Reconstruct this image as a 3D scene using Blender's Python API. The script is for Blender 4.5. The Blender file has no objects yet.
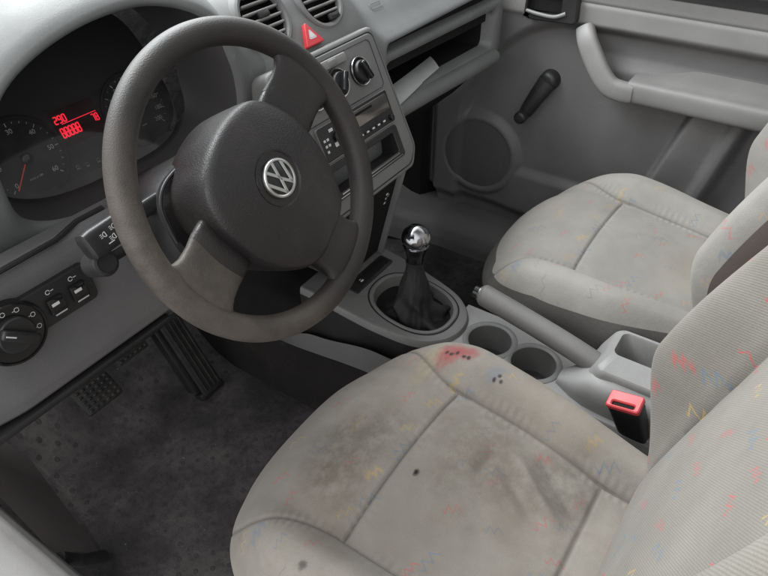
import bpy, bmesh, math, random
from mathutils import Vector, Matrix, Euler
R_ = math.radians
random.seed(7)
SC = bpy.context.scene
COL = SC.collection

# ------------------------------------------------------------------ helpers
def sstep(a, b, x):
    if a == b: return 0.0 if x < a else 1.0
    t = min(1.0, max(0.0, (x - a) / (b - a)))
    return t * t * (3 - 2 * t)
def lerp(a, b, t): return a + (b - a) * t
def spow(c, e): return math.copysign(abs(c) ** e, c)

def obj(name, bm, mat=None, parent=None, mw=None, smooth=True, angle=35):
    me = bpy.data.meshes.new(name)
    bm.normal_update()
    if smooth:
        lim = R_(angle)
        for f in bm.faces: f.smooth = True
        for e in bm.edges:
            if len(e.link_faces) == 2:
                try:
                    e.smooth = e.calc_face_angle() < lim
                except ValueError:
                    pass
    bm.to_mesh(me); bm.free()
    if mat:
        for m in (mat if isinstance(mat, (list, tuple)) else [mat]): me.materials.append(m)
    o = bpy.data.objects.new(name, me); COL.objects.link(o)
    if parent: o.parent = parent
    if mw is not None: o.matrix_local = mw
    return o
def tag(o, label, cat, group=None):
    o['label'] = label; o['category'] = cat
    if group: o['group'] = group
    return o
def thing(name, label, cat, loc=(0, 0, 0), mw=None):
    o = bpy.data.objects.new(name, None); COL.objects.link(o)
    o.empty_display_size = .05
    if mw is not None: o.matrix_world = mw
    else: o.location = loc
    return tag(o, label, cat)
def structure(o):
    o['kind'] = 'structure'; return o
def NB(): return bmesh.new()
def merge(dst, src, mat=None):
    if mat is not None: bmesh.ops.transform(src, matrix=mat, verts=src.verts)
    me = bpy.data.meshes.new('tmp'); src.to_mesh(me); src.free()
    dst.from_mesh(me); bpy.data.meshes.remove(me)
    return dst
def box(c, s, bev=.002, seg=2, rot=None):
    bm = NB(); bmesh.ops.create_cube(bm, size=1)
    bmesh.ops.scale(bm, vec=s, verts=bm.verts)
    if bev: bmesh.ops.bevel(bm, geom=bm.edges[:], offset=bev, segments=seg, profile=.5, affect='EDGES')
    m = Matrix.Translation(c)
    if rot is not None: m = m @ rot
    bmesh.ops.transform(bm, matrix=m, verts=bm.verts)
    return bm
def rbox(hx, hy, hz, r, nx, ny, nz):
    """dense rounded box centred at the origin, for sculpting"""
    bm = NB(); cache = {}
    def ax(h, n):
        # denser near the rounded ends
        out = []
        for i in range(n + 1):
            t = -1 + 2 * i / n
            out.append(h * t)
        return out
    X, Y, Z = ax(hx, nx), ax(hy, ny), ax(hz, nz)
    def V(i, j, k):
        key = (i, j, k)
        if key not in cache:
            p = Vector((X[i], Y[j], Z[k]))
            c = Vector((max(-(hx - r), min(hx - r, p.x)), max(-(hy - r), min(hy - r, p.y)), max(-(hz - r), min(hz - r, p.z))))
            d = p - c
            if d.length > 1e-9:
                m = max(abs(d.x), abs(d.y), abs(d.z))
                d = d.normalized() * m
            cache[key] = bm.verts.new(c + d)
        return cache[key]
    for i in range(nx):
        for j in range(ny):
            bm.faces.new((V(i, j, nz), V(i + 1, j, nz), V(i + 1, j + 1, nz), V(i, j + 1, nz)))
            bm.faces.new((V(i, j, 0), V(i, j + 1, 0), V(i + 1, j + 1, 0), V(i + 1, j, 0)))
    for i in range(nx):
        for k in range(nz):
            bm.faces.new((V(i, 0, k), V(i + 1, 0, k), V(i + 1, 0, k + 1), V(i, 0, k + 1)))
            bm.faces.new((V(i, ny, k), V(i, ny, k + 1), V(i + 1, ny, k + 1), V(i + 1, ny, k)))
    for j in range(ny):
        for k in range(nz):
            bm.faces.new((V(0, j, k), V(0, j, k + 1), V(0, j + 1, k + 1), V(0, j + 1, k)))
            bm.faces.new((V(nx, j, k), V(nx, j + 1, k), V(nx, j + 1, k + 1), V(nx, j, k + 1)))
    bm.verts.index_update()
    return bm
def loft(rings, closed=True, cap0=False, cap1=False, flip=False):
    bm = NB(); vs = [[bm.verts.new(p) for p in r] for r in rings]
    n = len(rings[0])
    for a, b in zip(vs, vs[1:]):
        for i in range(n if closed else n - 1):
            j = (i + 1) % n
            f = (a[i], a[j], b[j], b[i])
            try: bm.faces.new(f[::-1] if flip else f)
            except ValueError: pass
    if cap0: bm.faces.new(vs[0][::-1])
    if cap1: bm.faces.new(vs[-1])
    bmesh.ops.recalc_face_normals(bm, faces=bm.faces[:]) if (cap0 and cap1) else None
    return bm
def catmull(pts, n, closed=False):
    P = [Vector(p) for p in pts]; out = []; m = len(P)
    segs = m if closed else m - 1
    for i in range(segs):
        if closed: p0, p1, p2, p3 = P[i - 1], P[i], P[(i + 1) % m], P[(i + 2) % m]
        else: p0, p1, p2, p3 = P[max(i - 1, 0)], P[i], P[i + 1], P[min(i + 2, m - 1)]
        for k in range(n):
            t = k / n
            out.append(.5 * ((2 * p1) + (-p0 + p2) * t + (2 * p0 - 5 * p1 + 4 * p2 - p3) * t * t + (-p0 + 3 * p1 - 3 * p2 + p3) * t ** 3))
    if not closed: out.append(P[-1].copy())
    return out
def tube(path, rad, n=16, flat=1.0, upv=(0, 0, 1), cap=True):
    """rad: number or list; section is an ellipse (rad along side, rad*flat along up)"""
    P = [Vector(p) for p in path]; rings = []
    for i, p in enumerate(P):
        t = (P[min(i + 1, len(P) - 1)] - P[max(i - 1, 0)]).normalized()
        s = t.cross(Vector(upv))
        if s.length < 1e-4: s = t.cross(Vector((1, 0, 0)))
        s.normalize(); u = s.cross(t).normalized()
        r = rad[i] if isinstance(rad, (list, tuple)) else rad
        rings.append([p + s * (r * math.cos(2 * math.pi * k / n)) + u * (r * flat * math.sin(2 * math.pi * k / n)) for k in range(n)])
    bm = loft(rings, True, cap, cap)
    return bm
def lathe(prof, n=32, cap0=True, cap1=True):
    """prof: (r, z) list, axis z"""
    rings = [[Vector((r * math.cos(2 * math.pi * k / n), r * math.sin(2 * math.pi * k / n), z)) for k in range(n)] for r, z in prof]
    return loft(rings, True, cap0, cap1)
def rrect(w, h, r, n=6, cx=0, cy=0):
    out = []
    for sx, sy, a0 in ((1, 1, 0), (-1, 1, 90), (-1, -1, 180), (1, -1, 270)):
        for k in range(n + 1):
            a = R_(a0 + 90 * k / n)
            out.append((cx + sx * (w / 2 - r) + r * math.cos(a), cy + sy * (h / 2 - r) + r * math.sin(a)))
    return out
def inset(pts, d):
    n = len(pts); out = []
    for i in range(n):
        a, b, c = Vector(pts[i - 1]), Vector(pts[i]), Vector(pts[(i + 1) % n])
        e1 = (b - a); e2 = (c - b)
        if e1.length < 1e-9: e1 = e2
        if e2.length < 1e-9: e2 = e1
        n1 = Vector((-e1.y, e1.x)).normalized(); n2 = Vector((-e2.y, e2.x)).normalized()
        m = n1 + n2
        m = m.normalized() if m.length > 1e-6 else n1
        k = d / max(.4, m.dot(n1))
        out.append((b.x + m.x * k, b.y + m.y * k))
    return out
def plate(pts, z0, z1, bev=.002, nb=3):
    """ccw outline extruded from z0 to z1 with a rounded front edge at z1, as rings"""
    rings = [[(x, y, z0) for x, y in pts], [(x, y, z1 - bev) for x, y in pts]]
    for k in range(1, nb + 1):
        a = math.pi / 2 * k / nb
        q = inset(pts, bev * (1 - math.cos(a)))
        rings.append([(x, y, z1 - bev + bev * math.sin(a)) for x, y in q])
    return loft(rings, True, True, True)
def frame(pts_o, pts_i, z0, z1, bev=.0015, depth=None):
    """ring-shaped plate: outer outline, inner outline (same count)"""
    d = z0 if depth is None else depth
    rings = [[(x, y, z0) for x, y in pts_o], [(x, y, z1 - bev) for x, y in pts_o]]
    rings.append([(x, y, z1) for x, y in inset(pts_o, bev)])
    rings.append([(x, y, z1) for x, y in inset(pts_i, -bev)])
    rings.append([(x, y, z1 - bev) for x, y in pts_i])
    rings.append([(x, y, d) for x, y in pts_i])
    return loft(rings, True)
def grid(f, nu, nv):
    bm = NB(); vs = [[bm.verts.new(f(i / nu, j / nv)) for j in range(nv + 1)] for i in range(nu + 1)]
    for i in range(nu):
        for j in range(nv):
            bm.faces.new((vs[i][j], vs[i + 1][j], vs[i + 1][j + 1], vs[i][j + 1]))
    return bm
def split_off(bm, pred):
    """cut the faces that fulfil pred out of bm into a new bmesh"""
    nb = bm.copy()
    bm.faces.ensure_lookup_table(); nb.faces.ensure_lookup_table()
    flags = [pred(f) for f in bm.faces]
    bmesh.ops.delete(nb, geom=[f for f, k in zip(nb.faces[:], flags) if not k], context='FACES')
    bmesh.ops.delete(bm, geom=[f for f, k in zip(bm.faces[:], flags) if k], context='FACES')
    return nb
def text_bm(s, size, depth=.0002, align='CENTER', bold=0.0):
    cu = bpy.data.curves.new('txt', 'FONT'); cu.body = s; cu.size = size; cu.extrude = depth
    cu.align_x = align; cu.align_y = 'CENTER'; cu.offset = bold
    o = bpy.data.objects.new('txt', cu); COL.objects.link(o)
    bpy.context.view_layer.update()
    me = bpy.data.meshes.new_from_object(o.evaluated_get(bpy.context.evaluated_depsgraph_get()))
    bm = NB(); bm.from_mesh(me)
    bpy.data.objects.remove(o); bpy.data.curves.remove(cu); bpy.data.meshes.remove(me)
    return bm
def rotx(a): return Matrix.Rotation(a, 4, 'X')
def roty(a): return Matrix.Rotation(a, 4, 'Y')
def rotz(a): return Matrix.Rotation(a, 4, 'Z')
def T(x, y=None, z=None):
    return Matrix.Translation(x if y is None else (x, y, z))
def frame_m(o, ex, ey):
    ex = Vector(ex).normalized(); ez = ex.cross(Vector(ey)).normalized(); ey = ez.cross(ex)
    m = Matrix((ex, ey, ez)).transposed().to_4x4(); m.translation = o
    return m

def cut(bm, cutter, mw=None):
    """subtract a closed cutter mesh"""
    a = obj('cut_a', bm, smooth=False); b = obj('cut_b', cutter, smooth=False)
    md = a.modifiers.new('b', 'BOOLEAN'); md.operation = 'DIFFERENCE'; md.object = b; md.solver = 'EXACT'
    bpy.context.view_layer.update()
    me = bpy.data.meshes.new_from_object(a.evaluated_get(bpy.context.evaluated_depsgraph_get()))
    out = NB(); out.from_mesh(me)
    for o in (a, b): m_ = o.data; bpy.data.objects.remove(o); bpy.data.meshes.remove(m_)
    bpy.data.meshes.remove(me)
    return out
# ------------------------------------------------------------------ materials
def nodes(name):
    m = bpy.data.materials.new(name); m.use_nodes = True
    nt = m.node_tree; b = nt.nodes['Principled BSDF']
    return m, nt, b
class G:
    """tiny node-graph helper"""
    def __init__(s, nt): s.nt = nt
    def n(s, t, **k):
        x = s.nt.nodes.new(t)
        for a, v in k.items(): setattr(x, a, v)
        return x
    def link(s, a, b): s.nt.links.new(a, b)
    def val(s, sock, v):
        if hasattr(v, 'is_linked') or isinstance(v, bpy.types.NodeSocket): s.link(v, sock)
        else: sock.default_value = v
    def math(s, op, a, b=0.0, c=0.0, clamp=False):
        x = s.n('ShaderNodeMath', operation=op, use_clamp=clamp)
        s.val(x.inputs[0], a); s.val(x.inputs[1], b); s.val(x.inputs[2], c)
        return x.outputs[0]
    def vmath(s, op, a, b=(0, 0, 0)):
        x = s.n('ShaderNodeVectorMath', operation=op); s.val(x.inputs[0], a); s.val(x.inputs[1], b)
        return x.outputs[1] if op in ('LENGTH', 'DOT_PRODUCT', 'DISTANCE') else x.outputs[0]
    def mix(s, f, a, b, mode='MIX'):
        x = s.n('ShaderNodeMix', data_type='RGBA', blend_type=mode)
        s.val(x.inputs[0], f); s.val(x.inputs[6], a); s.val(x.inputs[7], b)
        return x.outputs[2]
    def noise(s, vec, scale, detail=3, rough=.55):
        x = s.n('ShaderNodeTexNoise'); s.val(x.inputs['Vector'], vec)
        x.inputs['Scale'].default_value = scale; x.inputs['Detail'].default_value = detail; x.inputs['Roughness'].default_value = rough
        return x.outputs[0]
    def ramp(s, f, a, b, lo=0.0, hi=1.0):
        x = s.n('ShaderNodeMapRange', interpolation_type='SMOOTHSTEP'); s.val(x.inputs[0], f)
        x.inputs[1].default_value = a; x.inputs[2].default_value = b; x.inputs[3].default_value = lo; x.inputs[4].default_value = hi
        return x.outputs[0]
    def coords(s, kind='Object'):
        return s.n('ShaderNodeTexCoord').outputs[kind]
    def bump(s, h, strength, dist=.001, normal=None):
        x = s.n('ShaderNodeBump'); s.val(x.inputs['Height'], h)
        x.inputs['Strength'].default_value = strength; x.inputs['Distance'].default_value = dist
        if normal is not None: s.link(normal, x.inputs['Normal'])
        return x.outputs[0]
def c4(c): return (c[0], c[1], c[2], 1)

def plastic(name, col, rough=.55, grain=900, gs=.35, dirt=None, dirt_amt=.4, dirt_scale=9, spec=.5, var=.12):
    m, nt, b = nodes(name); g = G(nt); co = g.coords()
    big = g.noise(co, 6, 4)
    base = g.mix(g.ramp(big, .3, .7), c4([x * (1 - var) for x in col]), c4([x * (1 + var) for x in col]))
    if dirt:
        dn = g.noise(co, dirt_scale, 6, .65)
        fine = g.noise(co, dirt_scale * 14, 3, .6)
        k = g.math('MULTIPLY', g.ramp(dn, .45, .75), g.ramp(fine, .3, .7, .5, 1))
        base = g.mix(g.math('MULTIPLY', k, dirt_amt), base, c4(dirt))
    # moulded grain and faint scuffs
    gr = g.noise(co, 520, 2, .6)
    base = g.mix(g.ramp(gr, .3, .7, 0, .30), base, c4([x * .72 for x in col]))
    mp = g.n('ShaderNodeMapping'); g.link(co, mp.inputs[0]); mp.inputs['Scale'].default_value = (1, .22, .6); mp.inputs['Rotation'].default_value = (.3, .5, .6)
    sc = g.math('MULTIPLY', g.ramp(g.noise(mp.outputs[0], 70, 5, .75), .60, .72), g.ramp(g.noise(co, 8, 3), .45, .65))
    base = g.mix(g.math('MULTIPLY', sc, .30), base, c4([min(.6, x * 1.7 + .02) for x in col]))
    # small light specks of dust
    sp = g.noise(co, 420, 1, .3)
    base = g.mix(g.ramp(sp, .75, .82, 0, .12), base, (.35, .33, .30, 1))
    nt.links.new(base, b.inputs['Base Color'])
    rn = g.noise(co, 14, 4)
    nt.links.new(g.ramp(rn, .25, .75, max(.05, rough - .07), min(1, rough + .09)), b.inputs['Roughness'])
    b.inputs['Specular IOR Level'].default_value = spec
    if gs:
        v = g.n('ShaderNodeTexVoronoi', feature='F1'); g.link(co, v.inputs['Vector']); v.inputs['Scale'].default_value = grain
        nt.links.new(g.bump(v.outputs[0], gs, .0005), b.inputs['Normal'])
    return m
def simple(name, col, rough=.5, metal=0, emit=None, es=1, spec=.5):
    m, nt, b = nodes(name)
    g = G(nt); co = g.coords(); n = g.noise(co, 60, 3)
    nt.links.new(g.mix(n, c4([x * .9 for x in col]), c4([min(1, x * 1.1) for x in col])), b.inputs['Base Color'])
    b.inputs['Roughness'].default_value = rough; b.inputs['Metallic'].default_value = metal
    b.inputs['Specular IOR Level'].default_value = spec
    if emit:
        b.inputs['Emission Color'].default_value = c4(emit); b.inputs['Emission Strength'].default_value = es
    return m

def fabric(name, col, stains=(), worn=.0, marks=.75, ribs=.38, period=.0026):
    """light upholstery with fine diagonal ribs and scattered zigzag marks; UVs are in metres"""
    m, nt, b = nodes(name); g = G(nt)
    uv = g.n('ShaderNodeUVMap', uv_map='cloth').outputs[0]
    co = g.coords()
    sx = g.n('ShaderNodeSeparateXYZ'); g.link(uv, sx.inputs[0])
    u, v = sx.outputs[0], sx.outputs[1]
    cloud = g.noise(co, 7, 6, .62)
    base = g.mix(g.ramp(cloud, .3, .72), c4([x * .86 for x in col]), c4([x * 1.08 for x in col]))
    heather = g.noise(uv, 700, 2, .6)
    base = g.mix(g.ramp(heather, .35, .7, 0, .3), base, c4([x * .55 for x in col]))
    # ribs
    rib = g.math('SINE', g.math('MULTIPLY', g.math('ADD', g.math('MULTIPLY', u, .735), g.math('MULTIPLY', v, .68)), 2 * math.pi / period))
    ribk = g.ramp(rib, -.9, .6)
    base = g.mix(g.math('MULTIPLY', g.math('SUBTRACT', 1.0, ribk), ribs), base, c4([x * .42 for x in col]))
    # zigzag marks: one candidate per voronoi cell
    def layer(scale, off, cols, base, size=.62):
        vec = g.vmath('ADD', uv, off)
        vo = g.n('ShaderNodeTexVoronoi', voronoi_dimensions='2D', feature='F1'); g.link(vec, vo.inputs['Vector'])
        vo.inputs['Scale'].default_value = scale; vo.inputs['Randomness'].default_value = .75
        loc = g.vmath('SCALE', g.vmath('SUBTRACT', vec, vo.outputs['Position'])); loc.node.inputs['Scale'].default_value = size
        rc = g.n('ShaderNodeSeparateColor'); g.link(vo.outputs['Color'], rc.inputs[0])
        ro = g.n('ShaderNodeVectorRotate', rotation_type='Z_AXIS'); g.link(loc, ro.inputs['Vector'])
        g.link(g.math('MULTIPLY_ADD', rc.outputs[0], 1.5, -.2), ro.inputs['Angle'])
        s2 = g.n('ShaderNodeSeparateXYZ'); g.link(ro.outputs[0], s2.inputs[0])
        lx, ly = s2.outputs[0], s2.outputs[1]
        tri = g.math('PINGPONG', g.math('ADD', lx, .1), .0042)
        yy = g.math('SUBTRACT', ly, g.math('MULTIPLY_ADD', tri, 1.7, -.0036))
        wob = g.math('MULTIPLY', g.math('SUBTRACT', g.noise(uv, 260, 2), .5), .0022)
        d = g.math('ABSOLUTE', g.math('ADD', yy, wob))
        line = g.ramp(d, .0009, .0015, 1, 0)
        fill = g.math('MULTIPLY', g.ramp(d, .003, .0052, 1, 0), g.ramp(rc.outputs[2], .74, .8, 0, .5))
        line = g.math('MAXIMUM', line, fill)
        ext = g.ramp(g.math('ABSOLUTE', lx), .0085, .0115, 1, 0)
        fade = g.ramp(g.noise(uv, 70, 4), .30, .50, .45, 1)
        k = g.math('MULTIPLY', g.math('MULTIPLY', line, ext), g.math('MULTIPLY', fade, marks))
        cr = g.n('ShaderNodeValToRGB'); cr.color_ramp.interpolation = 'CONSTANT'
        e = cr.color_ramp.elements
        e[0].position = 0; e[0].color = c4(cols[0]); e[1].position = .4; e[1].color = c4(cols[1])
        for p, c in ((.62, cols[2]), (.85, cols[3])):
            x = e.new(p); x.color = c4(c)
        g.link(rc.outputs[1], cr.inputs[0])
        return g.mix(k, base, cr.outputs[0])
    red, yel, blu, gry = (.40, .075, .08), (.40, .27, .09), (.10, .155, .23), (.16, .155, .155)
    base = layer(13, (0, 0, 0), (red, blu, yel, red), base, .75)
    base = layer(8.5, (.37, .81, 0), (blu, red, gry, yel), base, .58)
    if worn:
        w1 = g.ramp(g.noise(co, 9, 7, .68), .42, .72)
        w2 = g.ramp(g.noise(co, 30, 5, .7), .4, .75)
        base = g.mix(g.math('MULTIPLY', w1, worn), base, (.142, .118, .092, 1))
        base = g.mix(g.math('MULTIPLY', w2, worn * .5), base, (.17, .15, .135, 1))
    for (px, py, rx, ry, ang, c, amt, ns) in stains:
        d = g.vmath('SUBTRACT', co, (px, py, 0))
        ro = g.n('ShaderNodeVectorRotate', rotation_type='Z_AXIS'); g.link(d, ro.inputs['Vector']); ro.inputs['Angle'].default_value = R_(ang)
        s3 = g.n('ShaderNodeSeparateXYZ'); g.link(ro.outputs[0], s3.inputs[0])
        q = g.math('ADD', g.math('POWER', g.math('ABSOLUTE', g.math('DIVIDE', s3.outputs[0], rx)), 2), g.math('POWER', g.math('ABSOLUTE', g.math('DIVIDE', s3.outputs[1], ry)), 2))
        q = g.math('ADD', q, g.math('MULTIPLY_ADD', g.noise(co, ns, 5, .65), 2.4, -1.2))
        k = g.math('MULTIPLY', g.ramp(q, -.2, 1.9, 1, 0), amt)
        if rx > .03: k = g.math('MULTIPLY', k, g.ramp(g.noise(co, 48, 5, .7), .32, .62, .25, 1))
        base = g.mix(k, base, c4(c))
    at = g.n('ShaderNodeAttribute', attribute_name='seam')
    base = g.mix(g.math('MULTIPLY', at.outputs['Fac'], .55), base, c4([x * .25 for x in col]))
    nt.links.new(base, b.inputs['Base Color'])
    b.inputs['Roughness'].default_value = .95; b.inputs['Specular IOR Level'].default_value = .1
    b.inputs['Sheen Weight'].default_value = .12; b.inputs['Sheen Roughness'].default_value = .5
    n1 = g.bump(g.noise(co, 22, 4), .25, .006)
    n2 = g.bump(g.math('ADD', g.math('MULTIPLY', ribk, min(1, ribs * 2.6)), g.math('MULTIPLY', heather, .8)), .32, .0006, n1)
    nt.links.new(n2, b.inputs['Normal'])
    return m

M = {}
M['dash'] = plastic('dash_plastic', (.150, .152, .152), .50, 1100, .3, spec=.5)
M['dash_low'] = plastic('lower_dash_plastic', (.128, .123, .125), .55, 1100, .3, (.17, .15, .14), .35)
M['stack'] = plastic('stack_plastic', (.150, .150, .147), .48, 1300, .2)
M['door'] = plastic('door_plastic', (.132, .127, .127), .52, 900, .4, (.14, .13, .125), .3)
M['door_light'] = plastic('door_trim_plastic', (.20, .195, .19), .5, 900, .35)
M['console'] = plastic('console_plastic', (.235, .232, .228), .5, 1200, .25, (.12, .11, .1), .35)
M['console_dark'] = plastic('console_dark_plastic', (.15, .148, .146), .5, 1200, .25, (.16, .15, .14), .3)
M['black'] = plastic('black_plastic', (.018, .017, .018), .42, 1200, .2, (.05, .045, .045), .3)
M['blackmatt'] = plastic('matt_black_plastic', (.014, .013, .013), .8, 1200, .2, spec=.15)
M['gloss'] = simple('gloss_black', (.010, .010, .011), .12)
M['silver'] = simple('silver_trim', (.55, .55, .54), .3, 1)
M['white'] = simple('white_print', (.62, .62, .62), .6)
M['greyprint'] = simple('grey_print', (.22, .22, .23), .6)
def chrome_mat():
    m, nt, b = nodes('scratched_chrome'); g = G(nt); co = g.coords()
    b.inputs['Base Color'].default_value = (.36, .36, .37, 1); b.inputs['Metallic'].default_value = 1
    mp = g.n('ShaderNodeMapping'); g.link(co, mp.inputs[0]); mp.inputs['Scale'].default_value = (1, 1, .15)
    nt.links.new(g.ramp(g.noise(mp.outputs[0], 160, 6, .8), .35, .75, .04, .26), b.inputs['Roughness'])
    return m
M['chrome'] = chrome_mat()
M['red'] = plastic('red_plastic', (.52, .035, .045), .4, 1200, .1)
M['red_soft'] = plastic('worn_red_plastic', (.56, .055, .065), .42, 1200, .1)
M['lcd'] = simple('lit_red_segments', (.5, .01, .02), .5, 0, (1.0, .02, .05), .8)
M['lcdglow'] = simple('lcd_window', (.022, .012, .014), .7, 0, (.5, .0, .01), .004, .1)
M['needle'] = simple('red_needle', (.55, .07, .03), .5, 0, (.8, .08, .03), .12)
M['paper'] = simple('white_paper', (.88, .89, .88), .8)
M['leather'] = plastic('black_leather', (.015, .014, .0145), .66, 500, .6, spec=.4)

def wheel_mat():
    m, nt, b = nodes('worn_wheel_skin'); g = G(nt); co = g.coords()
    w = g.noise(co, 7, 5, .6)
    base = g.mix(g.ramp(w, .35, .7), (.014, .0115, .0112, 1), (.028, .023, .021, 1))
    # greyish hand-worn patch on the left of the rim (object space is the wheel's own)
    s = g.n('ShaderNodeSeparateXYZ'); g.link(co, s.inputs[0])
    left = g.math('ADD', g.math('MULTIPLY', s.outputs[0], -.95), g.math('MULTIPLY', s.outputs[1], .0))
    k = g.math('MULTIPLY', g.ramp(left, .02, .16), g.ramp(g.noise(co, 22, 6, .7), .25, .65, .35, 1))
    base = g.mix(g.math('MULTIPLY', k, .66), base, (.128, .108, .090, 1))
    sc = g.noise(co, 160, 4, .7)
    base = g.mix(g.ramp(sc, .6, .75, 0, .35), base, (.03, .025, .022, 1))
    nt.links.new(base, b.inputs['Base Color'])
    b.inputs['Roughness'].default_value = .54
    v = g.n('ShaderNodeTexVoronoi'); g.link(co, v.inputs['Vector']); v.inputs['Scale'].default_value = 620
    nt.links.new(g.bump(v.outputs[0], .28, .0008), b.inputs['Normal'])
    return m
M['wheel'] = wheel_mat()
M['pad'] = plastic('airbag_pad_plastic', (.0165, .0140, .0142), .40, 520, .5, (.085, .072, .062), .32, 8)

def mat_rubber():
    m, nt, b = nodes('dusty_black_carpet'); g = G(nt); co = g.coords()
    n1 = g.noise(co, 5, 7, .65); n2 = g.noise(co, 60, 4, .7)
    base = g.mix(g.ramp(n1, .35, .7), (.036, .033, .034, 1), (.100, .090, .089, 1))
    base = g.mix(g.ramp(n2, .45, .7, 0, .4), base, (.012, .011, .011, 1))
    sp = g.noise(co, 230, 1, .3)
    base = g.mix(g.ramp(sp, .77, .82, 0, .4), base, (.35, .32, .29, 1))
    # pattern of small raised studs
    vo = g.n('ShaderNodeTexVoronoi', voronoi_dimensions='2D'); vo.inputs['Randomness'].default_value = 0.0
    mp = g.n('ShaderNodeMapping'); g.link(co, mp.inputs[0]); mp.inputs['Rotation'].default_value = (0, 0, R_(45))
    g.link(mp.outputs[0], vo.inputs['Vector']); vo.inputs['Scale'].default_value = 32
    dot = g.math('MULTIPLY', g.ramp(vo.outputs['Distance'], .13, .20, 1, 0), g.ramp(n1, .42, .66, .03, .6))
    base = g.mix(g.math('MULTIPLY', dot, .75), base, (.006, .006, .006, 1))
    nt.links.new(base, b.inputs['Base Color'])
    b.inputs['Roughness'].default_value = .85; b.inputs['Specular IOR Level'].default_value = .25
    nb = g.bump(dot, .6, .003); nt.links.new(g.bump(n2, .5, .004, nb), b.inputs['Normal'])
    return m
M['floor'] = mat_rubber()
M['carpet'] = plastic('dark_carpet', (.020, .018, .018), .95, 500, .8, (.05, .045, .04), .4, spec=.1)
M['pedal'] = plastic('pedal_rubber', (.022, .020, .020), .7, 900, .4, (.09, .08, .07), .5, 30)
def glassmat():
    m, nt, b = nodes('instrument_lens'); g = G(nt)
    out = nt.nodes['Material Output']
    tr = g.n('ShaderNodeBsdfTransparent'); gl = g.n('ShaderNodeBsdfGlossy'); gl.inputs['Roughness'].default_value = .06
    fr = g.n('ShaderNodeFresnel'); fr.inputs['IOR'].default_value = 1.5
    mx = g.n('ShaderNodeMixShader'); g.link(fr.outputs[0], mx.inputs[0]); g.link(tr.outputs[0], mx.inputs[1]); g.link(gl.outputs[0], mx.inputs[2])
    df = g.n('ShaderNodeBsdfDiffuse'); df.inputs['Color'].default_value = (.5, .48, .49, 1)
    hz_ = g.ramp(g.noise(g.coords(), 30, 5, .7), .3, .75, .015, .075)
    m2 = g.n('ShaderNodeMixShader'); g.link(hz_, m2.inputs[0]); g.link(mx.outputs[0], m2.inputs[1]); g.link(df.outputs[0], m2.inputs[2])
    g.link(m2.outputs[0], out.inputs['Surface'])
    return m
M['lens'] = glassmat()
M['face'] = simple('dial_face', (.036, .032, .035), .7, spec=.2)
M['cavity'] = simple('cavity_plastic', (.060, .056, .058), .65, spec=.3)
M['window'] = simple('tinted_window_glass', (.05, .052, .054), .1)

# ------------------------------------------------------------------ camera
CAM = Vector((-.497, -.513, 1.184)); YAW, PIT, ROL, FPX = R_(56.02), R_(39.02), R_(-.37), 660.0
fw = Vector((math.sin(YAW) * math.cos(PIT), math.cos(YAW) * math.cos(PIT), -math.sin(PIT)))
r0 = Vector((math.cos(YAW), -math.sin(YAW), 0)); u0 = r0.cross(fw)
rt = r0 * math.cos(ROL) + u0 * math.sin(ROL); up = -r0 * math.sin(ROL) + u0 * math.cos(ROL)
cam = bpy.data.cameras.new('camera'); co_ = bpy.data.objects.new('camera', cam); COL.objects.link(co_)
mw = Matrix((rt, up, -fw)).transposed().to_4x4(); mw.translation = CAM
co_.matrix_world = mw
cam.sensor_fit = 'HORIZONTAL'; cam.sensor_width = 36; cam.lens = 36 * FPX / 768
cam.clip_start = .02; cam.clip_end = 200
cam.dof.use_dof = False
SC.camera = co_

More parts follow.
